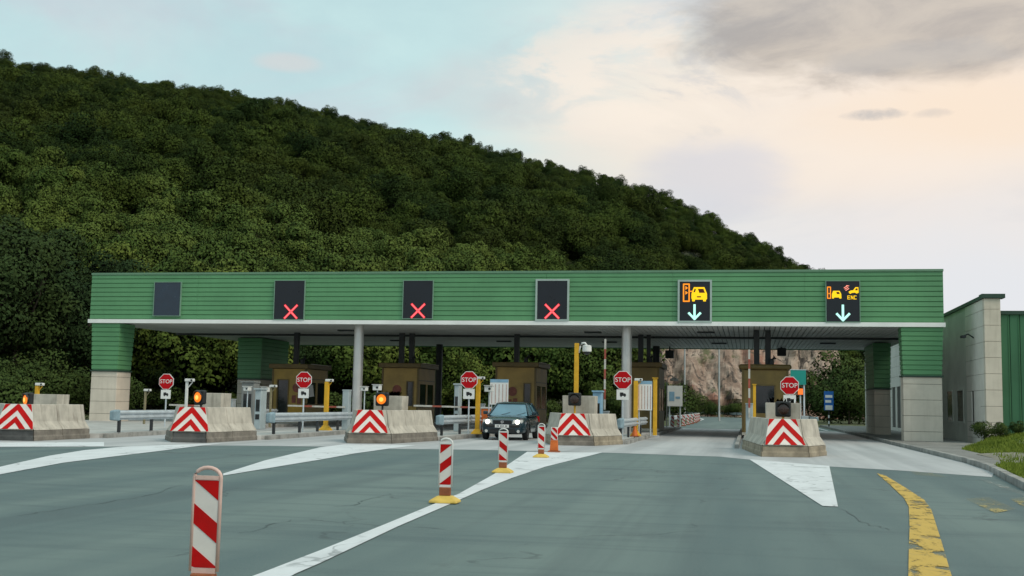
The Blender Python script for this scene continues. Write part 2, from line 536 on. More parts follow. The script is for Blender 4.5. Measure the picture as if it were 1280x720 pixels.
# ------------------------------------------------------------------ mesh helpers
class MB:
    def __init__(self):
        self.v = []
        self.f = []

    def add(self, vs, fs):
        o = len(self.v)
        self.v += [tuple(p) for p in vs]
        self.f += [tuple(i + o for i in f) for f in fs]
        return self

    def box(self, x0, x1, y0, y1, z0, z1):
        return self.add([(x0, y0, z0), (x1, y0, z0), (x1, y1, z0), (x0, y1, z0), (x0, y0, z1), (x1, y0, z1), (x1, y1, z1), (x0, y1, z1)],
                        [(0, 3, 2, 1), (4, 5, 6, 7), (0, 1, 5, 4), (1, 2, 6, 5), (2, 3, 7, 6), (3, 0, 4, 7)])

    def hexa(self, b, t):
        """eight corners: bottom ring b (ccw from above), top ring t"""
        return self.loft([b, t])

    def loft(self, rings, cap=True):
        o = len(self.v)
        n = len(rings[0])
        for r in rings:
            self.v += [tuple(p) for p in r]
        for k in range(len(rings) - 1):
            for i in range(n):
                j = (i + 1) % n
                self.f.append((o + k * n + i, o + k * n + j, o + (k + 1) * n + j, o + (k + 1) * n + i))
        if cap:
            self.f.append(tuple(o + i for i in reversed(range(n))))
            e = o + (len(rings) - 1) * n
            self.f.append(tuple(e + i for i in range(n)))
        return self

    def tube(self, pts, r, n=8, r2=None):
        pts = [Vector(p) for p in pts]
        rings = []
        for i, p in enumerate(pts):
            if i == 0:
                d = pts[1] - p
            elif i == len(pts) - 1:
                d = p - pts[-2]
            else:
                d = pts[i + 1] - pts[i - 1]
            d.normalize()
            a = Vector((0, 0, 1)) if abs(d.z) < .9 else Vector((1, 0, 0))
            u = d.cross(a).normalized()
            w = u.cross(d)
            rr = r if r2 is None else r + (r2 - r) * i / (len(pts) - 1)
            rings.append([p + (u * cos(2 * pi * k / n) + w * -sin(2 * pi * k / n)) * rr for k in range(n)])
        return self.loft(rings)

    def prism(self, poly, y0, y1):
        """polygon in x,z extruded along y (poly counter-clockwise seen from -y)"""
        return self.loft([[(x, y1, z) for x, z in poly], [(x, y0, z) for x, z in poly]])

    def slab(self, poly, z0, z1):
        """polygon in x,y extruded upwards"""
        return self.loft([[(x, y, z0) for x, y in poly], [(x, y, z1) for x, y in poly]])

    def disc_y(self, x, y0, y1, z, r, n=20, r1=None):
        r1 = r if r1 is None else r1
        return self.loft([[(x + r * cos(2 * pi * k / n), y1, z + r * sin(2 * pi * k / n)) for k in range(n)],
                          [(x + r1 * cos(2 * pi * k / n), y0, z + r1 * sin(2 * pi * k / n)) for k in range(n)]])

    def mesh(self, name, m, smooth=False):
        me = bpy.data.meshes.new(name)
        me.from_pydata(self.v, [], self.f)
        me.materials.append(m)
        if smooth:
            me.polygons.foreach_set('use_smooth', [True] * len(me.polygons))
        me.update()
        return me

    def build(self, name, m, parent=None, smooth=False, bevel=0.0, loc=None, kind=None, seg=2):
        o = bpy.data.objects.new(name, self.mesh(name, m, smooth))
        col.objects.link(o)
        if parent is not None:
            o.parent = parent
        if loc is not None:
            o.location = loc
        if bevel:
            b = o.modifiers.new('bevel', 'BEVEL')
            b.width = bevel
            b.segments = seg
            b.limit_method = 'ANGLE'
            b.angle_limit = radians(30)
        if kind:
            o['kind'] = kind
        return o


def smooth_by_angle(o, deg=35):
    me = o.data
    me.polygons.foreach_set('use_smooth', [True] * len(me.polygons))
    me.set_sharp_from_angle(angle=radians(deg))


def tag(o, label, cat, group=None):
    o['label'] = label
    o['category'] = cat
    if group:
        o['group'] = group
    return o


def thing(name, label, cat, loc=(0, 0, 0), rz=0.0, group=None):
    o = bpy.data.objects.new(name, None)
    o.empty_display_size = .2
    col.objects.link(o)
    o.location = loc
    o.rotation_euler = (0, 0, rz)
    return tag(o, label, cat, group)


def copy_thing(o, parent=None):
    c = o.copy()
    col.objects.link(c)
    if parent is not None:
        c.parent = parent
    for ch in list(o.children):
        copy_thing(ch, c)
    return c


def struct(name, mb, m, loc=None, bevel=0.0):
    return mb.build(name, m, kind='structure', loc=loc, bevel=bevel)


def stroke(mb, pts, w, y, t=.004):
    """a polyline of given width drawn in the plane y (x,z points), facing -y"""
    for (ax, az), (bx, bz) in zip(pts[:-1], pts[1:]):
        L = hypot(bx - ax, bz - az) or 1e-6
        ux, uz = (bx - ax) / L, (bz - az) / L
        nx, nz = -uz * w / 2, ux * w / 2
        ax, az, bx, bz = ax - ux * w * .3, az - uz * w * .3, bx + ux * w * .3, bz + uz * w * .3
        poly = [(ax - nx, az - nz), (bx - nx, bz - nz), (bx + nx, bz + nz), (ax + nx, az + nz)]
        mb.prism(poly, y, y + t)
    return mb


def area2(poly):
    return sum(poly[i - 1][0] * poly[i][1] - poly[i][0] * poly[i - 1][1] for i in range(len(poly)))


def plate(mb, poly, y0, y1):
    if area2(poly) < 0:
        poly = poly[::-1]
    return mb.prism(poly, y0, y1)


def text_mesh(name, txt, size, m, parent, loc, depth=.004):
    cu = bpy.data.curves.new(name, 'FONT')
    cu.body = txt
    cu.size = size
    cu.align_x = 'CENTER'
    cu.align_y = 'CENTER'
    cu.extrude = depth
    cu.offset = size * .002
    tmp = bpy.data.objects.new(name + '_curve', cu)
    col.objects.link(tmp)
    dg = bpy.context.evaluated_depsgraph_get()
    me = bpy.data.meshes.new_from_object(tmp.evaluated_get(dg))
    bpy.data.objects.remove(tmp)
    me.materials.clear()
    me.materials.append(m)
    o = bpy.data.objects.new(name, me)
    col.objects.link(o)
    o.parent = parent
    o.location = loc
    o.rotation_euler = (pi / 2, 0, 0)
    return o


# ------------------------------------------------------------------ the hill
SKY = [(-500, -10), (-250, 26), (-100, 48), (0, 62), (100, 77), (200, 92), (300, 107), (400, 130), (500, 154), (600, 175), (700, 199), (800, 226), (850, 246), (900, 272),
       (950, 295), (1000, 320), (1040, 341), (1100, 385), (1180, 446), (1300, 480), (1900, 490)]
DR = 430.0


def lerp_tab(tab, x):
    if x <= tab[0][0]:
        return tab[0][1]
    for (a, va), (b, vb) in zip(tab[:-1], tab[1:]):
        if x <= b:
            return va + (vb - va) * (x - a) / (b - a)
    return tab[-1][1]


FH = Vector((fwd.x, fwd.y)).normalized()
RH = Vector((rgt.x, rgt.y)).normalized()


def sstep(a, b, x):
    t = max(0.0, min(1.0, (x - a) / (b - a)))
    return t * t * (3 - 2 * t)


def hill_z(X, Y):
    d = X * FH.x + Y * FH.y
    l = X * RH.x + Y * RH.y
    if d < 20:
        return 0.0
    lat = l * DR / max(d, 60)                 # fan the ridge out from the valley
    px = 640 + 1440 * lat / DR
    hor = 505.5 + (px - 640) * .019
    ridge = max(0.0, (hor - lerp_tab(SKY, px)) * DR / 1440 - 4.6)
    d0 = lerp_tab([(-300, 88), (150, 92), (600, 104), (800, 150), (860, 205), (1040, 205), (1100, 190), (1500, 190)], px)
    if d <= DR:
        t = max(0.0, (d - d0) / (DR - d0))
        s = t ** 1.12
        z = ridge * s
    else:
        z = ridge * (1 - .45 * sstep(DR, DR + 260, d))
    z += 2.2 * noise.noise(Vector((X * .021, Y * .021, 3.0))) * sstep(d0, d0 + 60, d)
    # the bench above the rock cutting
    w = sstep(770, 850, px) * (1 - sstep(1035, 1085, px))
    z = max(z, w * 14.0 * sstep(196, 204, d) * (1 - sstep(320, 420, d)))
    return z


def build_hill():
    nd, nl = 96, 110
    ds = [60 + (760 - 60) * (i / nd) ** 1.35 for i in range(nd + 1)]
    vs, fs = [], []
    for d in ds:
        for j in range(nl + 1):
            a = -.86 + 1.62 * j / nl
            l = a * d
            X, Y = d * FH.x + l * RH.x, d * FH.y + l * RH.y
            vs.append((X, Y, hill_z(X, Y) - .25))
    for i in range(nd):
        for j in range(nl):
            a = i * (nl + 1) + j
            fs.append((a, a + 1, a + nl + 2, a + nl + 1))
    mb = MB().add(vs, fs)
    o = struct('hill', mb, hill_m)
    o.data.polygons.foreach_set('use_smooth', [True] * len(o.data.polygons))


build_hill()

# ------------------------------------------------------------------ ground, road, apron, markings
mb = MB()
n = 40
for i in range(n):
    for j in range(n):
        x0, x1 = -2500 + 5000 * i / n, -2500 + 5000 * (i + 1) / n
        y0, y1 = -1500 + 5000 * j / n, -1500 + 5000 * (j + 1) / n
        mb.add([(x0, y0, -.03), (x1, y0, -.03), (x1, y1, -.03), (x0, y1, -.03)], [(0, 1, 2, 3)])
struct('ground', mb, ground_m)


def sheet(name, poly, z, m):
    if area2(poly) < 0:
        poly = poly[::-1]
    return struct(name, MB().add([(x, y, z) for x, y in poly], [tuple(range(len(poly)))]), m)


def g2(*pts):
    return [tuple(G(x, y)[:2]) for x, y in pts]


# the road: a wide plaza that narrows beyond the booths and bends away to the left
right_edge = [(4.2, -25), (4.3, 10), (4.75, 22), (5.15, 26), (5.5, 29), (5.7, 33), (5.7, 75), (5.4, 110), (4.4, 140), (1.0, 168), (-6, 186), (-18, 196), (-40, 202)]
left_edge = [(-40, 192), (-20, 186), (-11, 176), (-7, 160), (-5.6, 140), (-5.2, 110), (-5.2, 78), (-30, 74), (-34, 60), (-34, 30), (-34, -25)]
mbr = MB()
road_poly = right_edge + left_edge
struct('road', MB().slab(road_poly if area2(road_poly) > 0 else road_poly[::-1], -.3, 0.0), asphalt)
edge = g2((-60, 562), (0, 559), (130, 558.5), (281, 557), (420, 558.5), (487, 561), (600, 562.5), (760, 566), (900, 571), (940, 575), (1040, 583.5), (1120, 588), (1240, 596.5))
apron_poly = [(-33.5, 24.0)] + edge + [(5.45, 28), (5.66, 33), (5.66, 72), (5.5, 76), (-5, 76), (-30, 73.6), (-33.5, 60)]
sheet('concrete_apron', apron_poly, .004, apron)

MARK_Z = .009
sheet('road_marking', g2((0, 584), (62, 570), (106, 563), (150, 559), (200, 556.8), (281, 554.4), (250, 557.5), (200, 564), (150, 570), (78, 579), (0, 593.5), (-60, 606), (-60, 597)), MARK_Z, white_paint)
sheet('road_marking', g2((279, 592.5), (331, 576), (400, 559.5), (431, 555.6), (520, 557), (487, 561), (444, 567), (400, 575), (279, 595)), MARK_Z, white_paint)
# centre wedge, cut by narrow seams where the paint was laid in strips
L_ = g2((250, 745), (325, 718), (400, 689), (484, 655), (537, 633), (575, 617), (616, 594), (659, 565))
R_ = g2((320, 745), (370, 718), (400, 705), (497, 659), (562, 631), (600, 614), (640, 598), (681, 584), (753, 566))
sheet('road_marking', R_ + L_[::-1], MARK_Z, white_paint)
sheet('road_marking', g2((936.5, 574.5), (1028, 633), (1047.5, 634), (1036.7, 582.7)), MARK_Z, white_paint)
sheet('road_marking', g2((0, 553.5), (130, 553), (130, 558.3), (0, 558.8), (-60, 559.5), (-60, 554.5)), MARK_Z, white_paint)
sheet('yellow_road_marking', g2((1096, 592), (1112, 606), (1130, 623), (1136, 634), (1137, 660), (1136, 690), (1135, 745), (1198, 745), (1189, 719), (1177, 678), (1164, 637), (1155, 625), (1130, 609), (1107, 595)), MARK_Z, yellow_paint)
sheet('faint_road_marking', g2((1138, 589), (1176, 594), (1182, 597), (1144, 594)), MARK_Z, faint_yellow)
sheet('faint_road_marking', g2((1206, 624), (1236, 622), (1270, 637), (1244, 642)), MARK_Z, faint_yellow)
sheet('faint_road_marking', g2((1262, 624), (1300, 620), (1330, 634), (1290, 640)), MARK_Z, faint_yellow)
sheet('faint_road_marking', g2((1222, 599), (1232, 600), (1300, 622), (1300, 628)), MARK_Z, faint_white)
# edge lines of the road beyond
sheet('road_edge_line', [(-4.9, 78), (-4.72, 78), (-4.72, 110), (-5.1, 140), (-6.5, 160), (-6.7, 160), (-5.3, 140), (-4.9, 110)], MARK_Z, white_paint)
sheet('road_edge_line', [(5.0, 78), (5.15, 78), (4.9, 110), (3.9, 140), (3.75, 140), (4.75, 110)], MARK_Z, white_paint)
sheet('lane_divider_line', [(.2, 80), (.34, 80), (.3, 140), (.1, 140)], MARK_Z, white_paint)

# cracks in the asphalt, sealed with bitumen
cr_ = random.Random(5)
cm = MB()
for line in ([(18, 645), (80, 636), (140, 627), (182, 620), (238, 604)], [(420, 634), (446, 630), (470, 622), (492, 617)], [(1052, 636), (1084, 655), (1118, 664)], [(300, 668), (345, 655), (370, 648)]):
    P_ = []
    for (xa, ya), (xb, yb) in zip(line[:-1], line[1:]):
        for k in range(6):
            g_ = G(xa + (xb - xa) * k / 6, ya + (yb - ya) * k / 6)
            P_.append((g_.x + cr_.uniform(-.05, .05), g_.y + cr_.uniform(-.09, .09)))
    for i in range(len(P_) - 1):
        (xa, ya), (xb, yb) = P_[i], P_[i + 1]
        L_2 = hypot(xb - xa, yb - ya) or 1
        w0, w1 = [.003 + .012 * abs(noise.noise(Vector((q * .7, xa, 1)))) for q in (i, i + 1)]
        nx_, ny_ = -(yb - ya) / L_2, (xb - xa) / L_2
        cm.add([(xa - nx_ * w0, ya - ny_ * w0, .004), (xb - nx_ * w1, yb - ny_ * w1, .004), (xb + nx_ * w1, yb + ny_ * w1, .004), (xa + nx_ * w0, ya + ny_ * w0, .004)], [(0, 1, 2, 3)])
struct('road_cracks', cm, mat('bitumen', (.058, .080, .083), .6, .2, 4))

# right kerb, pavement and verge


def kerb_run(pts, w, h):
    """kerb stones laid end to end along a line; each stone is one part"""
    root = bpy.data.objects.new('kerb', None)
    col.objects.link(root)
    root['kind'] = 'structure'
    for (x0, y0), (x1, y1) in zip(pts[:-1], pts[1:]):
        L = hypot(x1 - x0, y1 - y0)
        k = max(1, round(L / 1.0))
        ux, uy = (x1 - x0) / L, (y1 - y0) / L
        for i in range(k):
            a, b = i * L / k + .006, (i + 1) * L / k - .006
            off = rnd.uniform(-.008, .008)
            hz = h + rnd.uniform(-.01, .006)
            p = [(x0 + ux * a, y0 + uy * a), (x0 + ux * b, y0 + uy * b)]
            nx, ny = uy, -ux
            q = [(p[0][0] + nx * off, p[0][1] + ny * off), (p[0][0] + nx * (w + off), p[0][1] + ny * (w + off)),
                 (p[1][0] + nx * (w + off), p[1][1] + ny * (w + off)), (p[1][0] + nx * off, p[1][1] + ny * off)]
            if area2(q) < 0:
                q = q[::-1]
            cx, cy = sum(v[0] for v in q) / 4, sum(v[1] for v in q) / 4
            t = [(cx + (v[0] - cx) * .96, cy + (v[1] - cy) * .985) for v in q]
            MB().loft([[(*v, -.1) for v in q], [(*v, hz - .03) for v in q], [(*v, hz) for v in t]]).build('kerb_stone', kerb_stone, root)
    return root


kerb_pts = [(4.3, 8), (4.78, 22), (5.2, 26), (5.55, 29.5), (5.72, 33), (5.72, 76)]
kerb_run(kerb_pts, .16, .13)
walk = [(5.86, 33), (5.70, 29.4), (6.1, 30.5), (6.9, 35), (7.1, 42), (8.6, 46), (9.0, 50), (9.4, 58), (9.4, 100), (5.86, 100)]
struct('pavement', MB().slab(walk if area2(walk) > 0 else walk[::-1], -.2, .105), walk_m)
verge = [(4.5, 6), (4.95, 22), (5.36, 26), (5.70, 29.38), (6.11, 30.5), (6.91, 35), (7.11, 42), (8.61, 46), (9.01, 47.4), (60, 47.4), (60, 6)]


def verge_z(x, y):
    return .09 + .5 * sstep(7.0, 10.5, x) * sstep(30, 42, y) + .03 * noise.noise(Vector((x, y, 0)))


vv, vf, idx = [], [], {}
for i in range(48):
    for j in range(45):
        x, y = 4.2 + i * .5 * (1 + i * .02), 6 + j * .93
        idx[i, j] = len(vv)
        xl = lerp_tab([(6, 4.5), (22, 4.95), (26, 5.36), (29.38, 5.72), (30.5, 6.13), (35, 6.92), (42, 7.12), (46, 8.62), (48, 9.0)], y)
        x = max(x, xl)
        vv.append((x, y, verge_z(x, y)))
for i in range(47):
    for j in range(44):
        vf.append((idx[i, j], idx[i + 1, j], idx[i + 1, j + 1], idx[i, j + 1]))
struct('verge', MB().add(vv, vf), terrain_mat('verge_grass', (.10, .15, .028), (.15, .19, .04), (.12, .12, .05), .35, 1.5))
bare = g2((1203, 569), (1232, 566), (1262, 573), (1250, 579), (1222, 578), (1207, 574))
bb = [(6.2, 31.5), (6.6, 34), (6.7, 37), (7.9, 38), (8.4, 35.5), (7.6, 33), (6.8, 31.2)]
struct('bare_soil_patch', MB().add([(x, y, verge_z(x, y) + .02) for x, y in bb] + [(7.1, 34.5, verge_z(7.1, 34.5) + .03)], [(i, (i + 1) % 7, 7) for i in range(7)]), soil_m)

# grass blades on the verge
gv, gf = [], []
gr = random.Random(3)
cnt = 0
while cnt < 26000:
    y = gr.uniform(20, 47)
    xl = lerp_tab([(6, 4.5), (22, 4.95), (26, 5.36), (29.38, 5.72), (30.5, 6.13), (35, 6.92), (42, 7.12), (46, 8.62), (48, 9.0)], y)
    x = xl + .02 + abs(gr.gauss(0, 2.2))
    if x > 14:
        continue
    if 6.4 < x < 8.2 and 31.5 < y < 37.5 and gr.random() < .85:
        continue
    dens = noise.noise(Vector((x * .8, y * .5, 5)))
    if dens < -.15 and gr.random() < .6:
        continue
    h = gr.uniform(.05, .13) * (1.5 if dens > .25 else 1)
    a = gr.uniform(0, pi)
    w = gr.uniform(.012, .028)
    z = verge_z(x, y) - .01
    lx, ly = gr.uniform(-.06, .06), gr.uniform(-.06, .06)
    o = len(gv)
    gv += [(x - w * cos(a), y - w * sin(a), z), (x + w * cos(a), y + w * sin(a), z), (x + lx, y + ly, z + h)]
    gf.append((o, o + 1, o + 2))
    cnt += 1
o = MB().add(gv, gf).build('grass', grass_m, kind='stuff')

# ------------------------------------------------------------------ islands
ISL = [  # polygon (x,y) of each raised island: nose, right kerb, rear, left kerb
    dict(nose=(-22.35, 30.6, -21.2, 30.6), right=[(-20.35, 34.0), (-21.7, 46), (-23.0, 57), (-23.0, 73)], left=[(-31.2, 73), (-33, 57), (-33, 34)]),
    dict(nose=(-16.95, 32.3, -16.05, 32.6), right=[(-15.75, 36.2), (-16.15, 46), (-16.7, 57), (-16.7, 73)], left=[(-18.9, 73), (-18.9, 57), (-17.9, 36)]),
    dict(nose=(-12.35, 35.4, -11.25, 35.6), right=[(-10.65, 39.6), (-10.5, 57), (-10.5, 73)], left=[(-12.75, 73), (-12.75, 39)]),
    dict(nose=(-6.35, 38.6, -5.0, 38.6), right=[(-4.3, 41.0), (-4.25, 57), (-4.25, 74)], left=[(-6.6, 74), (-6.6, 41)]),
    dict(nose=(.32, 33.3, 1.68, 33.5), right=[(2.02, 36.6), (2.1, 57), (2.15, 74)], left=[(-.3, 74), (-.3, 39.6)]),
]
for I in ISL:
    n0 = I['nose']
    poly = [(n0[0] + .1, n0[1] + 2.2), (n0[2] - .1, n0[3] + 2.2)] + [(I['right'][0][0] - .25, I['right'][0][1] - .3)] + I['right'] + I['left']
    if area2(poly) < 0:
        poly = poly[::-1]
    inner = poly
    cx = sum(p[0] for p in poly) / len(poly)
    cy = sum(p[1] for p in poly) / len(poly)
    ins = [(p[0] + (.13 if p[0] < cx else -.13), p[1]) for p in poly]
    struct('lane_island', MB().slab(ins, -.1, .145), island_top)
    kerb_run(I['right'], -.14 if False else .14, .14)
    if I is not ISL[0]:
        kerb_run(I['left'], .14, .14)

# ------------------------------------------------------------------ the toll canopy
CX0, CX1, CY0, CY1, CZ0, CZ1 = -32.2, 8.24, 52.0, 72.9, 4.98, 7.49
canopy = thing('toll_canopy', 'long green clad toll canopy with white lower trim spanning all the lanes', 'canopy', ((CX0 + CX1) / 2, CY0, 0))
CO = Vector(canopy.location)


class CB(MB):
    """mesh in world metres whose object hangs under a parent at the given origin"""
    def __init__(self, org):
        super().__init__()
        self.o = Vector(org)

    def build(self, name, m, parent=None, **kw):
        ob = super().build(name, m, parent, **kw)
        ob.data.transform(Matrix.Translation(-self.o))
        return ob


roof = CB(CO).box(CX0 + .12, CX1 - .12, CY0 + .14, CY1 - .14, CZ0 + .16, CZ1 - .06).build('roof', dark_green_trim, canopy)
row = (CZ1 - .10 - (CZ0 + .19)) / 10
for k in range(10):
    z0 = CZ0 + .19 + k * row
    m_ = CB(CO)
    # a plank with a sloped face: its lower edge stands proud and the joint below it is recessed
    yb = CY0 + .10
    prof = [(CY0 + .045, z0 + .022), (CY0 + .015, z0 + .040), (CY0 + .03, z0 + row), (yb, z0 + row), (yb, z0), (CY0 + .055, z0)]
    nb_ = 7
    for q in range(nb_):
        xa, xb = CX0 + (CX1 - CX0) * q / nb_ + (.004 if q else 0), CX0 + (CX1 - CX0) * (q + 1) / nb_ - (.004 if q < nb_ - 1 else 0)
        off = rnd.uniform(-.004, .004)
        CB(CO).loft([[(xa, y + off, z) for y, z in prof], [(xb, y + off, z) for y, z in prof]]).build('cladding_board', green_clad, canopy)
    for xs, xo in ((CX0 + .0, .06), (CX1 - .06, .06)):
        CB(CO).box(xs, xs + xo, CY0 + .10, CY1 - .12, z0 + .03, z0 + row).build('end_board', green_clad, canopy)
CB(CO).box(CX0 - .02, CX1 + .02, CY0 - .01, CY0 + .16, CZ1 - .10, CZ1).build('top_capping', green_trim, canopy)
CB(CO).box(CX0 - .06, CX1 + .06, CY0 - .05, CY0 + .13, CZ0, CZ0 + .187).build('white_trim', white_trim, canopy)
CB(CO).box(CX0, CX1, CY1 - .13, CY1, CZ0, CZ1).build('rear_fascia', green_clad, canopy)
# soffit: metal slats laid along the driving direction
m_ = CB(CO)
ns = 170
for i in range(ns):
    x0 = CX0 + .15 + (CX1 - CX0 - .3) * i / ns
    x1 = CX0 + .15 + (CX1 - CX0 - .3) * (i + 1) / ns - .035
    m_.box(x0, x1, CY0 + .14, CY1 - .14, CZ0 + .05, CZ0 + .09)
m_.build('soffit_slats', soffit_metal, canopy, kind='stuff')
CB(CO).box(CX0 + .12, CX1 - .12, 60.75, 61.05, CZ0 - .05, CZ0 + .049).build('gutter_beam', dark_metal, canopy)
for xx, yy in ((-20.5, 57), (-7.6, 57.3), (-2.0, 56.8), (-20.5, 66), (-14, 66), (-7.8, 66), (-1.6, 66.4), (4.3, 65.5)):
    CB(CO).box(xx - .42, xx + .42, yy - .2, yy + .2, CZ0 - .02, CZ0 + .048).build('ceiling_lamp', dark_metal, canopy)


def pillar(x0, x1, y0, y1, zs, lean_side, name='pillar', flare=.07):
    """stone clad foot with green boards above; boards and blocks are its own pieces"""
    w0 = CB(CO).box(x0 + .05, x1 - .05, y0 + .05, y1 - .05, 0, CZ0 + .02).build(name, joint_dark, canopy)
    k = 4
    hs = zs / k
    rows = [(0, .50)] + [(.50 + i * (zs - .50) / 3.45, .50 + (i + 1) * (zs - .50) / 3.45) for i in range(3)] + [(.50 + 3 * (zs - .50) / 3.45, zs)]
    for (a, b) in rows:
        o_ = CB(CO).box(x0, x1, y0, y1, a + .007, b - .007)
        o_.build('stone_block', stone_clad, w0, bevel=.007, seg=1)
    CB(CO).box(x0 - .05, x1 + .05, y0 - .06, y1 + .05, zs, zs + .07).build('dark_ledge', dark_green_trim, w0)
    nb = 10
    hb = (CZ0 - .01 - zs - .07) / nb
    for i in range(nb):
        z0 = zs + .07 + i * hb
        f0, f1 = flare * i / nb, flare * (i + 1) / nb
        g = .02
        ring = lambda z, f, ins: [(x0 - f + ins, y0 - f - .02 + ins, z), (x1 + f - ins, y0 - f - .02 + ins, z), (x1 + f - ins, y1 + f - ins, z), (x0 - f + ins, y1 + f - ins, z)]
        CB(CO).loft([ring(z0, f0, .03), ring(z0 + .03, f0, .03), ring(z0 + .05, f0, -.005), ring(z0 + hb, f1, .0)]).build('cladding_board', green_clad, w0)
    return w0


pillar(-32.0, -30.6, 52.12, 53.4, 2.58, 1)
pillar(6.55, 8.14, 52.12, 53.0, 2.83, -1)
pillar(-29.8, -28.35, 64.2, 68.2, 2.5, 1, flare=.05)
pillar(6.62, 7.45, 64.5, 69.0, 2.5, -1, flare=.05)
for x in (-18.44, -5.47):
    c_ = CB(CO).tube([(x, 53.1, .0), (x, 53.1, CZ0 + .05)], .235, 24).build('steel_column', steel, canopy)
    smooth_by_angle(c_)
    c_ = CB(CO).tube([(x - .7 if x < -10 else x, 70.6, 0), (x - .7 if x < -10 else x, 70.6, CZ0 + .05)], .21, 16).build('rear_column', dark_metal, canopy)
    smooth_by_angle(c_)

for hx_, hy_ in ((837, 443), (977, 440)):
    p = AY(hx_, hy_, 70.5)
    h_ = CB(CO).box(p.x - .26, p.x + .26, 70.3, 70.7, p.z - .24, p.z + .24).build('hanging_lamp', dark_metal, canopy, bevel=.04)
    CB(CO).box(p.x - .04, p.x + .04, 70.46, 70.54, p.z + .241, CZ0 + .049).build('hanger', dark_metal, h_)

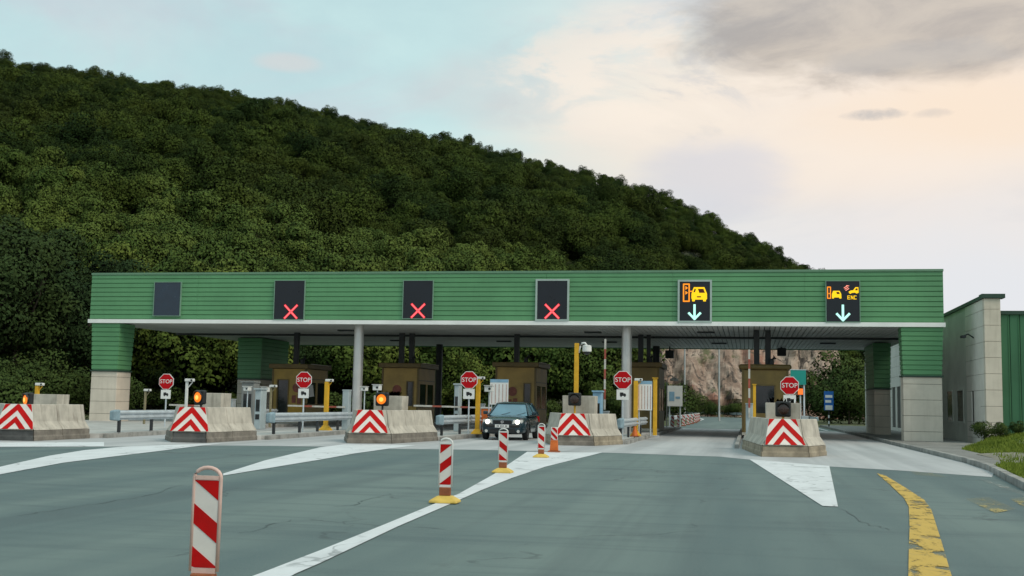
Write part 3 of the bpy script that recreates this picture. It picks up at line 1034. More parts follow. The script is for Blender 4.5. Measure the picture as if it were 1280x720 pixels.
# ------------------------------------------------------------------ lane signals on the canopy front
LABELS = ['blank dark blue lane signal at the left end of the canopy',
          'lane signal with a red cross second from the left on the canopy',
          'lane signal with a red cross between the left steel column and the canopy middle',
          'lane signal with a red cross in a wide pale frame, left of the yellow post',
          'lane signal showing an orange booth and car symbol over a pale arrow',
          'lane signal with two small car symbols, the letters ENC and a pale arrow']
SB = [(192.5, 225, 352, 395), (343, 380, 351, 399), (504, 540.5, 351, 398), (671.5, 709, 351, 399), (849.5, 887.5, 352, 401), (1033, 1074.5, 351.5, 402)]
YS = CY0 - .07
for i, (a, b, c, d) in enumerate(SB):
    x0, x1 = PX(a, YS, 376), PX(b, YS, 376)
    z1, z0 = AY((a + b) / 2, c, YS).z, AY((a + b) / 2, d, YS).z
    if i == 0:
        z0, z1 = AY(208, 394.5, YS).z, AY(208, 353, YS).z
    s = thing('lane_signal', LABELS[i], 'lane signal', ((x0 + x1) / 2, CY0 + .02, z0), group='lane signals on the canopy front')
    w, h = (x1 - x0) / 2, z1 - z0
    MB().box(-w - .03, w + .03, -.06, .10, -.03, h + .03).build('housing', black_plastic, s)
    face = MB().box(-w, w, -.075, -.058, 0, h).build('display_face', screen_off if i == 0 else screen_dark, s)
    fw = .085 if i in (3, 4) else .035
    fm = mat('pale_green_frame', (.36, .45, .42), .45, .06, 2) if i in (3, 4) else mat('grey_green_frame', (.16, .28, .21), .45, .06, 2)
    for (p, q, r_, t_) in ((-w - fw, -w, -fw, h + fw), (w, w + fw, -fw, h + fw), (-w, w, h, h + fw), (-w, w, -fw, 0)):
        MB().box(p, q, -.10, .02, r_, t_).build('frame_bar', fm, s)
    yf = -.082
    if i in (1, 2, 3):
        cx_, cz_ = .10 if i == 1 else (.02 if i == 2 else .0), .36
        A = .31
        glow, core = MB(), MB()
        for sg in (1, -1):
            stroke(glow, [(cx_ - A, cz_ - sg * A), (cx_ + A, cz_ + sg * A)], .10, yf)
        for sg in (1, -1):
            stroke(core, [(cx_ - A * .97, cz_ - sg * A * .97), (cx_ - .03, cz_ - sg * .03)], .05, yf - .006)
            stroke(core, [(cx_ + .03, cz_ + sg * .03), (cx_ + A * .97, cz_ + sg * A * .97)], .05, yf - .006)
        cr = glow.build('red_cross', led_red, s)
        core.build('cross_core', led_red_core, cr)
    if i >= 4:
        if i == 4:
            X0_, X1_, Y0_, Y1_ = 92, 500, 120, 615
        else:
            X0_, X1_, Y0_, Y1_ = 135, 558, 118, 615
        T = lambda x, y: (-w + 2 * w * (x - X0_) / (X1_ - X0_), h * (Y1_ - y) / (Y1_ - Y0_))
        TP = lambda *p: [T(*q) for q in p]
        k = 2 * w / (X1_ - X0_)
        ar = MB()
        if i == 4:
            stroke(ar, TP((293, 415), (293, 588)), 30 * k, yf)
            stroke(ar, TP((217, 518), (293, 592)), 30 * k, yf - .001)
            stroke(ar, TP((370, 518), (293, 592)), 30 * k, yf - .002)
        else:
            stroke(ar, TP((345, 415), (345, 590)), 30 * k, yf)
            stroke(ar, TP((268, 520), (345, 598)), 30 * k, yf - .001)
            stroke(ar, TP((426, 520), (345, 598)), 30 * k, yf - .002)
        ar.build('down_arrow', led_cyan, s)
        og, yl, dk = MB(), MB(), MB()
        if i == 4:
            stroke(og, TP((145, 152), (220, 152), (220, 368), (145, 368), (145, 152)), 18 * k, yf)
            plate(og, TP((170, 175), (204, 200), (170, 224)), yf - .001, yf + .003)
            plate(og, TP((170, 236), (204, 260), (170, 285)), yf - .001, yf + .003)
            stroke(og, TP((228, 242), (262, 242)), 14 * k, yf - .002)
            plate(yl, TP((283, 190), (425, 190), (452, 255), (460, 275), (460, 340), (445, 350), (445, 370), (410, 370), (405, 347), (300, 347), (294, 370), (262, 370), (258, 342), (250, 330), (252, 270), (262, 240)), yf, yf + .004)
            plate(dk, TP((338, 212), (412, 212), (432, 262), (356, 262)), yf - .004, yf - .001)
            plate(dk, TP((292, 212), (312, 212), (300, 252), (276, 256)), yf - .004, yf - .001)
            plate(dk, TP((322, 305), (382, 305), (378, 320), (326, 320)), yf - .004, yf - .001)
        else:
            stroke(og, TP((151, 190), (189, 190), (189, 328), (151, 328), (151, 190)), 13 * k, yf)
            plate(og, TP((163, 262), (178, 262), (178, 278), (163, 278)), yf - .001, yf + .003)
            plate(yl, TP((222, 236), (305, 236), (326, 275), (328, 330), (302, 332), (298, 318), (236, 318), (230, 332), (208, 330), (206, 280)), yf, yf + .004)
            plate(dk, TP((262, 250), (298, 250), (308, 276), (270, 276)), yf - .004, yf - .001)
            plate(yl, TP((424, 262), (422, 244), (450, 232), (478, 230), (506, 192), (545, 192), (547, 262), (520, 270), (500, 258), (460, 262), (440, 274)), yf, yf + .004)
            plate(dk, TP((500, 230), (516, 206), (534, 206), (534, 232)), yf - .004, yf - .001)
            pk = MB()
            for q in ((362, 200, 402, 178), (372, 216, 412, 194), (385, 232, 424, 208), (392, 172, 424, 176)):
                stroke(pk, TP((q[0], q[1]), (q[2], q[3])), 9 * k, yf)
            pk.build('radio_wave_symbol', led_mat('pink_led', (1.0, .30, .22), 1.0), s)
            tx = MB()
            stroke(tx, TP((438, 298), (408, 298), (408, 338), (438, 338)), 8 * k, yf)
            stroke(tx, TP((408, 318), (432, 318)), 8 * k, yf - .001)
            stroke(tx, TP((452, 338), (452, 298), (476, 338), (476, 298)), 8 * k, yf)
            stroke(tx, TP((518, 300), (492, 298), (490, 338), (518, 337)), 8 * k, yf)
            tx.build('lettering', led_yellow, s)
        og.build('booth_symbol', led_orange, s)
        cs = yl.build('car_symbol', led_yellow, s)
        dk.build('symbol_windows', mat('symbol_dark_red', (.10, .012, .004), .5, .1, 4), cs)

# ------------------------------------------------------------------ toll booths
BOOTH = [  # left px, right front px, back px of right face, top px, window arrangement, label
    (338, 384, 413, 458, 'ochre toll booth with a dark door and a white paper in its window'),
    (475, 525, 547, 457, 'brown toll booth behind the concrete barrier with the round amber lamp'),
    (617, 672, 686, 456, 'brown toll booth directly behind the dark blue car'),
    (783, 826, 834, 456, 'narrow dark toll booth beside the right steel column'),
    (925, 988, 990, 459, 'toll booth with a rounded roof behind the rightmost concrete barrier'),
]
BY = 58.0
for bi, (a, b, c, ty, lab) in enumerate(BOOTH):
    by = BY if bi < 4 else 54.0
    xa, xb = PX(a, by, ty), PX(b, by, ty)
    zt = AY(b, ty, by).z
    dlen = 3.4 if bi < 3 else 3.8
    bt = thing('toll_booth', lab, 'toll booth', ((xa + xb) / 2, by, .145), group='toll booths under the canopy')
    w = (xb - xa) / 2 - .08
    H_ = zt - .145 - .12
    MB().box(-w, w, .06, dlen, 0, .12).build('plinth', concrete, bt)
    # corner posts and walls around real openings
    y0, y1 = .10, dlen - .05
    sill, head = 1.0, 2.15
    body = booth_ochre if bi == 0 else booth_brown if bi < 3 else booth_dark
    for px_ in (-w, w - .10):
        for py_ in (y0, y1 - .10):
            MB().box(px_, px_ + .10, py_, py_ + .10, .12, H_).build('corner_post', booth_roof, bt)
    # front: door or window bay on the left, closed panel on the right
    dw0, dw1 = (-w + .34, -w + .92) if bi == 0 else (-w + .55, -w + 1.05)
    if bi == 4:
        dw0, dw1 = -w + .62, -w + 1.45
    if bi in (1, 2, 3):
        dw0, dw1 = w - .62, w - .30
    MB().box(-w + .10, dw0, y0 + .02, y0 + .07, .12, H_ - .02).build('wall_panel', body, bt)
    MB().box(dw1, w - .10, y0 + .02, y0 + .07, .12, H_ - .02).build('wall_panel', body, bt)
    MB().box(dw0, dw1, y0 + .02, y0 + .07, head + .1, H_ - .02).build('wall_panel', body, bt)
    MB().box(dw0, dw1, y0 + .05, y0 + .07, sill if bi else .25, head + .1).build('door_glass' if bi == 0 else 'window_glass', glass_dark, bt)
    MB().box(dw0, dw1, y0 + .02, y0 + .065, .12, sill if bi else .25).build('lower_panel', body, bt)
    for q0, q1, r0, r1 in ((dw0 - .05, dw0, sill - .05 if bi else .15, head + .15), (dw1, dw1 + .05, sill - .05 if bi else .15, head + .15), (dw0, dw1, head + .1, head + .15)):
        MB().box(q0, q1, y0 - .02, y0 + .0195, r0, r1).build('frame_bar', booth_roof, bt)
    if bi == 0:
        MB().box(dw1 + .06, w - .11, y0 - .01, y0 + .019, .2, .95).build('counter_panel', mat('bright_ochre_panel', (.40, .23, .02), .5, .12, 3), bt)
    if bi in (0, 1, 2):
        pm = mat('faded_red_poster', (.20, .06, .045), .7, .25, 6, dirt=.4, dirtc=(.12, .08, .04))
        pc = (dw1 + w) / 2 if bi == 0 else (-w + dw0) / 2 + .15
        o_ = MB().disc_y(pc, y0 - .006, y0 + .019, 1.85, .24).build('round_poster', pm, bt)
        MB().box(pc - .26, pc - .04, y0 - .006, y0 + .019, 1.05, 1.45).build('poster', pm, bt)
        MB().box(pc + .04, pc + .26, y0 - .006, y0 + .019, 1.0, 1.5).build('poster', pm, bt)
    if bi == 1:
        MB().box(-w + .1, w - .1, y0 - .03, y0 + .019, .3, .9).build('counter_panel', booth_ochre, bt)
    # sides: two windows each
    for sx in (-1, 1):
        xo, xi = sx * w, sx * (w - .05)
        xa_, xb_ = min(xo, xi), max(xo, xi)
        MB().box(xa_, xb_, y0 + .10, y1 - .10, .12, sill).build('wall_panel', body, bt)
        MB().box(xa_, xb_, y0 + .10, y1 - .10, head, H_ - .02).build('wall_panel', body, bt)
        ym = (y0 + y1) / 2
        for ya, yb in ((y0 + .10, y0 + .30), (ym - .12, ym + .12), (y1 - .3, y1 - .10)):
            MB().box(xa_, xb_, ya, yb, sill, head).build('window_post', body, bt)
        gx = sx * (w - .035)
        for ya, yb in ((y0 + .30, ym - .12), (ym + .12, y1 - .3)):
            g_ = MB().box(min(gx, gx + sx * .012), max(gx, gx + sx * .012), ya, yb, sill, head).build('window', glass_dark, bt)
            if bi == 0 and sx == 1 and ya < 1:
                MB().add([(w - .018, ya + .1, sill + .35), (w - .018, yb - .2, sill + .42), (w - .018, yb - .45, head - .12), (w - .018, ya + .1, head - .12),
                          (w - .010, ya + .1, sill + .35), (w - .010, yb - .2, sill + .42), (w - .010, yb - .45, head - .12), (w - .010, ya + .1, head - .12)],
                         [(0, 3, 2, 1), (4, 5, 6, 7), (0, 1, 5, 4), (1, 2, 6, 5), (2, 3, 7, 6), (3, 0, 4, 7)]).build('paper_notice', sign_white, g_)
    MB().box(-w + .10, w - .10, y1 - .07, y1 - .02, .12, H_ - .02).build('rear_wall', body, bt)
    for z_ in (sill - .06, head + .16):
        for sx in (-1, 1):
            MB().box(min(sx * w, sx * (w + .02)), max(sx * w, sx * (w + .02)), y0 + .1, y1 - .1, z_, z_ + .05).build('trim_band', booth_roof, bt)
    # desk, screen and chair back inside
    MB().box(-w + .15, w - .15, .9, 1.5, .95, 1.0).build('desk', grey_cabinet, bt)
    MB().box(-.2, .2, 1.1, 1.15, 1.05, 1.4).build('monitor', black_plastic, bt)
    MB().box(-.25, .25, 2.0, 2.1, .6, 1.35).build('chair_back', pale_blue, bt, bevel=.04)
    ov = .14
    rf = MB().box(-w - ov, w + ov, -ov * .5, dlen + ov, H_, H_ + .24).build('roof', booth_roof, bt, bevel=.14 if bi == 4 else .03, seg=4)
    if bi < 3:
        MB().box(w + ov * .2, w + ov + .03, .6, dlen, H_ + .242, H_ + .27).build('roof_edge', mat('roof_edge_metal', (.42, .38, .30), .5, .1, 3), rf)
    # service ducts up to the canopy soffit
    for dx_, dyy in (((-w * .25, 1.6),) if bi in (0, 2) else ((-w * .35, 1.4), (w * .15, 1.6))):
        dd = (.13, .12) if not (bi == 3 and dx_ > 0) else (.10, .1)
        MB().box(dx_ - dd[0], dx_ + dd[0], dyy - dd[1], dyy + dd[1], H_ + .241, CZ0 + .045 - .145).build('service_duct', dark_metal, bt)
    MB().tube([(w * .3, 1.2, H_ + .24), (w * .3, 1.2, H_ + .5), (w * .45, 1.2, H_ + .62)], .12, 10).build('roof_vent', dark_metal, bt)

# ------------------------------------------------------------------ concrete barrier noses


def jersey(a, b, nrm, z0=0.0, H=1.06):
    """one barrier unit running from a to b, outer face towards nrm"""
    a, b = Vector((*a, 0)), Vector((*b, 0))
    nrm = Vector((*nrm, 0)).normalized()
    prof = [(.0, 0), (.0, .13), (-.03, .15), (-.03, .30), (-.05, .34), (-.20, .55), (-.29, H), (-.45, H), (-.52, .5), (-.60, .3), (-.60, 0)]
    ra = [a + nrm * d + Vector((0, 0, z)) for d, z in prof]
    rb = [b + nrm * d + Vector((0, 0, z)) for d, z in prof]
    return ra, rb


def barrier_nose(spec, label, bm_, bs_):
    """front unit with a chevron board and two flanking units that open to the rear"""
    (lx, ly), (rx, ry), (bx, by), (cx, cy), segs = spec     # front left, front right, rear right, rear left
    org = Vector(((lx + rx) / 2, (ly + ry) / 2, 0))
    t = thing('concrete_barrier', label, 'barrier', org, group='concrete barriers at the island noses')

    def unit(a, b, name, ends=(0, 0)):
        a2, b2 = Vector((a[0] - org.x, a[1] - org.y)), Vector((b[0] - org.x, b[1] - org.y))
        d = (b2 - a2).normalized()
        nrm = (d.y, -d.x)
        a2 = a2 + d * .012
        b2 = b2 - d * .012
        ra, rb = jersey(a2, b2, nrm)
        # mitre the ends so neighbouring units meet instead of overlapping
        dv = Vector((*d, 0))
        nv = Vector((*nrm, 0)).normalized()
        ra = [p + dv * (ends[0] * -(p - Vector((*a2, 0))).dot(nv)) for p in ra]
        rb = [p - dv * (ends[1] * -(p - Vector((*b2, 0))).dot(nv)) for p in rb]
        lo = [0, 1, 2, 3, 9, 10]
        up = [3, 4, 5, 6, 7, 8, 9]
        MB().loft([[ra[i] for i in lo], [rb[i] for i in lo]]).build('base_course', bm_ if name == 'front_block' else bs_, t, bevel=.02, seg=2)
        g_ = Vector((0, 0, .008))
        o_ = MB().loft([[ra[i] + g_ for i in up], [rb[i] + g_ for i in up]]).build(name, concrete, t, bevel=.02, seg=2)
        return o_

    def mit(a, b, c):
        """offset factor for the corner b between a-b and b-c (convex, outer on the right)"""
        u = (Vector(b) - Vector(a)).normalized()
        v = (Vector(c) - Vector(b)).normalized()
        ang = math.acos(max(-1, min(1, u.dot(v))))
        return math.tan(ang / 2)

    FL, FR, BR, BL = (lx, ly), (rx, ry), (bx, by), (cx, cy)
    mR, mL = mit(FL, FR, BR), mit(BL, FL, FR)
    unit(FL, FR, 'front_block', (mL, mR))
    n_ = segs
    for k in range(n_):
        p = (rx + (bx - rx) * k / n_, ry + (by - ry) * k / n_)
        q = (rx + (bx - rx) * (k + 1) / n_, ry + (by - ry) * (k + 1) / n_)
        unit(p, q, 'side_block', (mR if k == 0 else 0, 0))
    for k in range(2):
        p = (cx + (lx - cx) * k / 2, cy + (ly - cy) * k / 2)
        q = (cx + (lx - cx) * (k + 1) / 2, cy + (ly - cy) * (k + 1) / 2)
        unit(p, q, 'side_block', (0, mL if k == 1 else 0))
    # chevron board lying on the sloped front face
    dx, dy = rx - lx, ry - ly
    L = hypot(dx, dy)
    ux, uy = dx / L, dy / L
    nx, ny = uy, -ux
    wb, wt = .575, .385

    def pt(u, v, off):
        """u in -1..1 across, v in 0..1 up the slope"""
        z = .345 + v * (1.065 - .345)
        dpt = -.02 - .27 * min(1.0, ((z - .33) / .73) ** .8) + .05
        half = wb + (wt - wb) * v
        return Vector((ux * u * half + nx * (dpt + off), uy * u * half + ny * (dpt + off), z))
    board = MB()
    nv_ = 6
    rings = [[pt(-1, v / nv_, .0), pt(1, v / nv_, .0), pt(1, v / nv_, -.03), pt(-1, v / nv_, -.03)] for v in range(nv_ + 1)]
    board.loft(rings)
    cb = board.build('chevron_board', white_film, t)
    hb = .72

    def clip(poly, fn):
        out = []
        for i in range(len(poly)):
            p_, q_ = poly[i - 1], poly[i]
            fp, fq = fn(p_), fn(q_)
            if fp >= 0:
                out.append(p_)
            if (fp >= 0) != (fq >= 0):
                k_ = fp / (fp - fq)
                out.append((p_[0] + (q_[0] - p_[0]) * k_, p_[1] + (q_[1] - p_[1]) * k_))
        return out
    for (c0, c1) in ((.18, .37), (.54, .75), (.96, 1.4)):
        s_ = MB()
        for sgn in (-1, 1):
            for k in range(nv_):
                za, zb_ = hb * k / nv_, hb * (k + 1) / nv_
                half = lambda z: wb + (wt - wb) * z / hb
                poly = [(0, za), (half(za), za), (half(zb_), zb_), (0, zb_)]
                poly = clip(poly, lambda p_: p_[1] + 1.05 * p_[0] - c0)
                poly = clip(poly, lambda p_: c1 - p_[1] - 1.05 * p_[0]) if len(poly) > 2 else poly
                if len(poly) < 3 or abs(area2(poly)) < 1e-5:
                    continue
                pts = [pt(sgn * x_ / half(z_), z_ / hb, .006) for x_, z_ in poly]
                bk = [p_ - Vector((nx, ny, 0)) * .005 for p_ in pts]
                if sgn < 0:
                    pts, bk = pts[::-1], bk[::-1]
                s_.loft([bk, pts])
        if s_.v:
            s_.build('red_chevron', red_film, cb)
    return t


base_dark = mat('grimy_dark_concrete', (.075, .078, .078), .9, .3, 3, .3, 25, dirt=.4, dirtc=(.15, .14, .12))
base_grime = mat('grimy_concrete', (.19, .17, .145), .9, .25, 3, .3, 25, dirt=.6, dirtc=(.07, .062, .05))
base_brown = mat('stained_concrete', (.30, .255, .19), .9, .22, 3, .3, 25, dirt=.55, dirtc=(.10, .08, .055))


def gp(x, y):
    return tuple(G(x, y)[:2])


N0 = [(gp(-10, 550.5), gp(42, 551.5), gp(113, 548), gp(-20, 547), 2),
      (gp(214, 553), gp(258, 553.8), gp(322, 550), gp(206, 549.5), 2),
      (gp(433, 554), gp(490, 554.8), gp(548, 551), gp(430, 550.5), 1),
      (gp(690, 556.6), gp(743, 557.5), gp(779, 555.5), gp(677, 552), 2),
      (gp(951, 571), gp(1012, 572), gp(1034, 569.5), gp(927, 561), 1)]
NL = ['concrete barrier with a red and white chevron board at the left edge of the plaza',
      'stained concrete barrier with chevron board below the white camera post',
      'concrete barrier with chevron board under the round amber lamp, left of the blue car',
      'concrete barrier with chevron board right of the blue car, below the tall yellow post',
      'concrete barrier with chevron board at the head of the open right lane']
for s_, l_, m1, m2 in zip(N0, NL, (base_dark, base_dark, base_grime, base_grime, base_brown), (base_grime, base_grime, base_grime, base_brown, base_brown)):
    barrier_nose(s_, l_, m1, m2)

# planters / ballast boxes behind the lamps
PL = [((42, 72), (79,), 493, 508, 36.6, 0), ((254, 277), (287,), 491.5, 512, 35.2, 1), ((467, 503), (509,), 495, 514, 38.0, 2), ((703, 744), (747,), 495, 514, 40.2, 3), ((957, 1001), (1003,), 504, 524, 35.6, 4)]
PLL = ['pale concrete box behind the leftmost amber lamp', 'pale concrete planter beside the amber lamp under the white camera post', 'concrete planter with a few plants behind the round amber lamp',
       'wide concrete box behind the dark lamp at the foot of the tall yellow post', 'wide concrete planter behind the dark lamp in front of the rightmost booth']
for (ab, c_, ty, by_, Y_, i) in PL:
    xa, xb = PX(ab[0], Y_, ty), PX(ab[1], Y_, ty)
    zt = AY(ab[1], ty, Y_).z
    t = thing('concrete_planter', PLL[i], 'planter', ((xa + xb) / 2, Y_, .145), group='concrete planters on the islands')
    w, h = (xb - xa) / 2, zt - .145
    ring = lambda z, k: [(-w * k, 0 + (1 - k) * .3, z), (w * k, (1 - k) * .3, z), (w * k, .75 - (1 - k) * .3, z), (-w * k, .75 - (1 - k) * .3, z)]
    ring2 = lambda z, k: [(-w + k, k, z), (w - k, k, z), (w - k, .75 - k, z), (-w + k, .75 - k, z)]
    MB().loft([ring(0, .94), ring(h, 1.0), ring2(h, .09), ring2(h - .1, .1)]).build('box', concrete, t, bevel=.015)
    MB().add(ring2(h - .07, .095), [(0, 1, 2, 3)]).build('soil', soil_m, t)
    if i in (1, 2, 4):
        pr = random.Random(40 + i)
        pv = MB()
        for q in range(90 if i == 2 else 45):
            x, y = pr.uniform(-w + .12, w - .12), pr.uniform(.12, .6)
            x = x * (.5 if i == 2 else 1) - (0 if i != 2 else -.05)
            z0, L = h - .08, pr.uniform(.10, .26)
            a = pr.uniform(0, 2 * pi)
            dx, dy = cos(a) * L * .5, sin(a) * L * .5
            wv = .025
            pv.add([(x, y, z0), (x + dx * .6 - wv * sin(a), y + dy * .6 + wv * cos(a), z0 + L * .8), (x + dx, y + dy, z0 + L), (x + dx * .6 + wv * sin(a), y + dy * .6 - wv * cos(a), z0 + L * .75)], [(0, 1, 2, 3)])
        pv.build('plants', leaf_shrub, t, kind='stuff')

# warning lamps on the noses
LP = [(33, 499.5, 33.0, True, radians(-35), 'lit amber flashing lamp at the left edge, turned partly away'),
      (248, 496.5, 34.2, True, radians(-22), 'lit amber flashing lamp beside the white camera post'),
      (477, 499, 37.0, True, 0.0, 'round lit amber lamp above the chevron board left of the blue car'),
      (718, 499, 39.7, False, 0.0, 'dark unlit lamp at the foot of the tall yellow camera post'),
      (979, 511.5, 34.9, False, 0.0, 'dark unlit lamp in front of the rightmost toll booth')]
for (x, y, Y_, lit, rz, lab) in LP:
    p = AY(x, y, Y_)
    t = thing('warning_lamp', lab, 'warning lamp', (p.x, p.y, .145), rz, 'warning lamps on the barriers')
    zc = p.z - .145
    MB().tube([(0, .12, 0), (0, .12, zc)], .035, 8).build('post', yellow_steel if not lit else dark_metal, t)
    hs = .225
    MB().box(-hs, hs, .0, .16, zc - hs, zc + hs).build('housing', black_plastic, t, bevel=.05, seg=3)
    MB().disc_y(0, -.03, .02, zc, .185, 24).build('rim', black_plastic, t)
    vis = MB()
    for k in range(8):
        a0, a1 = pi * k / 8, pi * (k + 1) / 8
        vis.loft([[(.19 * cos(a), 0, zc + .19 * sin(a)) for a in (a0, a1)] + [(.205 * cos(a), 0, zc + .205 * sin(a)) for a in (a1, a0)],
                  [(.19 * cos(a), -.10 * sin((a0 + a1) / 2) - .02, zc + .19 * sin(a)) for a in (a0, a1)] + [(.205 * cos(a), -.10 * sin((a0 + a1) / 2) - .02, zc + .205 * sin(a)) for a in (a1, a0)]])
    vis.build('visor', black_plastic, t)
    ln = MB()
    for (r0, y0_), (r1, y1_) in zip(((.165, -.032), (.14, -.055), (.09, -.07)), ((.14, -.055), (.09, -.07), (.02, -.076))):
        ln.disc_y(0, y1_, y0_, zc, r0, 24, r1)
    L_o = ln.build('lens', amber_lit if lit else lamp_dark, t)
    if lit:
        MB().disc_y(.01, -.09, -.0765, zc - .01, .075, 16, .04).build('bulb_glow', amber_core, L_o)

# ------------------------------------------------------------------ STOP signs


def stop_sign(x, y, Y_, wpx, label, post_m, plate_dark=False):
    p = AY(x, y, Y_)
    s_ = (p - EYEP).dot(fwd) / F
    R = wpx * s_ / 2 / cos(pi / 8)
    t = thing('stop_sign', label, 'stop sign', (p.x, p.y, .145), group='stop signs on the islands')
    zc = p.z - .145
    oc = lambda r: [(r * cos(pi / 8 + k * pi / 4), zc + r * sin(pi / 8 + k * pi / 4)) for k in range(8)]
    MB().tube([(0, .04, 0), (0, .04, zc + R * .7)], .03, 10).build('post', post_m, t)
    rim = MB().prism(oc(R), -.012, .008).build('rim', sign_white, t)
    MB().prism(oc(R * .93), -.017, -.0125).build('face', sign_red, t)
    MB().prism(oc(R * .99), .009, .014).build('back', sign_back, t)
    text_mesh('lettering', 'STOP', R * .66, sign_white, t, (0, -.022, zc + .0), .003)
    hw = R * .62
    zt = zc - R * .97
    MB().box(-hw, hw, -.012, .004, zt - hw * 1.7, zt).build('supplementary_plate', sign_white, t)
    # black pictogram: two vehicles nose to tail
    pc = MB()
    q = lambda u, v: (hw * u, zt - hw * .85 + hw * v)
    plate(pc, [q(-.45, -.2), q(.12, -.2), q(.12, .36), q(-.45, .36)], -.016, -.0125)
    plate(pc, [q(.13, -.2), q(.56, -.2), q(.56, .02), q(.42, .2), q(.13, .2)], -.016, -.0125)
    for wx in (-.25, .36):
        pc.disc_y(hw * wx, -.017, -.0128, zt - hw * (.85 + .24), hw * .13, 12)
    pc.build('vehicle_symbol', sign_black, t)
    return t


stop_sign(208, 477, 43.5, 19.5, 'STOP sign on a thin post at the far left, right of the canopy pillar', galv)
stop_sign(380, 475, 42.5, 20.5, 'STOP sign in front of the ochre booth with the white paper in its window', galv)
stop_sign(586.5, 475, 44.0, 21.5, 'STOP sign left of the blue car, close to a yellow camera post', galv)
stop_sign(778.5, 475, 43.0, 22.5, 'STOP sign in front of the right steel column', galv)
stop_sign(987, 482, 41.5, 22.5, 'STOP sign in front of the rightmost booth and the teal board', galv)

# ------------------------------------------------------------------ guard rails


def guard_rail(pts, label, z=.155, posts=2.6):
    t = thing('guard_rail', label, 'guard rail', (*pts[0], z), group='steel guard rails along the islands')
    o0 = Vector((*pts[0], 0))
    P = [Vector((*p, 0)) - o0 for p in pts]
    prof = [(0, .43), (.0, .47), (-.06, .50), (-.06, .55), (.0, .58), (0, .62), (-.06, .65), (-.06, .70), (0, .73), (0, .755), (.006, .755), (.006, .43)]
    rings = []
    for i, p in enumerate(P):
        d = (P[min(i + 1, len(P) - 1)] - P[max(i - 1, 0)]).normalized()
        nn = Vector((d.y, -d.x, 0))
        rings.append([p + nn * (-a) + Vector((0, 0, zz - .02)) for a, zz in prof])
    b = MB().loft(rings).build('rail_beam', galv, t)
    # blunt end piece
    d = (P[1] - P[0]).normalized()
    nn = Vector((d.y, -d.x, 0))
    MB().loft([[P[0] - d * .02 + nn * a + Vector((0, 0, zz)) for a, zz in ((-.10, .38), (.10, .38), (.10, .76), (-.10, .76))],
               [P[0] - d * .32 + nn * a + Vector((0, 0, zz)) for a, zz in ((-.16, .40), (.02, .40), (.02, .72), (-.16, .72))]]).build('end_piece', mat('blue_grey_steel', (.22, .31, .36), .5, .15, 4), t, bevel=.04)
    L = 0
    for a, b_ in zip(P[:-1], P[1:]):
        seg = (b_ - a).length
        k = 0
        while k * posts < seg - .2:
            p = a + (b_ - a) * ((k * posts + .25) / seg)
            MB().box(p.x - .11, p.x - .03, p.y - .05, p.y + .05, 0, .70).build('post', dark_metal, t)
            k += 1
    return t


guard_rail([(-20.55, 35.2), (-21.0, 40), (-21.9, 46), (-22.9, 54)], 'steel guard rail in front of the left stone pillar')
guard_rail([(-15.98, 37.4), (-16.15, 42), (-16.4, 47), (-16.75, 52)], 'steel guard rail below the STOP sign of the ochre booth')
guard_rail([(-10.85, 40.6), (-10.8, 46), (-10.75, 52)], 'steel guard rail ending beside the left front of the blue car')
guard_rail([(-4.48, 42.0), (-4.45, 47), (-4.45, 52.0)], 'steel guard rail beside the right steel column')

# ------------------------------------------------------------------ camera posts and other island furniture


def camera_post(x, ytop, Y_, label, m_=None, rpx=2.4, head='box', side=1, base=True, zb=.145):
    m_ = m_ or yellow_steel
    p = AY(x, ytop, Y_)
    s_ = (p - EYEP).dot(fwd) / F
    r = rpx * s_
    t = thing('camera_post', label, 'camera post', (p.x, p.y, zb))
    zt = p.z - zb
    MB().box(-r, r, -r, r, 0.02, zt).build('post', m_, t, bevel=.01)
    if base:
        MB().loft([[(-.22, -.22, 0), (.22, -.22, 0), (.22, .22, 0), (-.22, .22, 0)], [(-.2, -.2, .05), (.2, -.2, .05), (.2, .2, .05), (-.2, .2, .05)], [(-.09, -.09, .2), (.09, -.09, .2), (.09, .09, .2), (-.09, .09, .2)]]).build('base_flange', m_ if m_ is not white_plastic else galv, t)
    if head == 'box':
        c_ = MB().box(-.06, .27, -.09, .04, zt + .001, zt + .10).build('camera', white_plastic, t, bevel=.02)
        MB().disc_y(.20, -.10, -.09, zt + .05, .035, 14).build('camera_lens', black_plastic, c_)
        MB().tube([(0, 0, zt - .25), (.2 * side, 0, zt - .02)], .02, 6).build('bracket', m_, t)
    elif head == 'dome':
        pts = [(r, 0, zt - .35), (r + .04, 0, zt - .12), (r + .12, 0, zt + .0), (r + .22, 0, zt + .01), (r + .29, 0, zt - .08)]
        MB().tube(pts, .04, 8).build('bracket', white_plastic, t, smooth=True)
        n_ = 14
        cx_, cz_ = r + .30, zt - .22
        MB().loft([[(cx_ + q * cos(2 * pi * k / n_), q * sin(2 * pi * k / n_), cz_ + z) for k in range(n_)] for q, z in ((.11, .15), (.16, .13), (.17, -.06), (.155, -.09))][::-1]).build('camera', white_plastic, t)
        MB().loft([[(cx_ + q * cos(2 * pi * k / n_), q * sin(2 * pi * k / n_), cz_ + z) for k in range(n_)] for q, z in ((.14, -.092), (.12, -.15), (.06, -.19), (.01, -.2))][::-1]).build('dome', glass_dark, t)
    return t


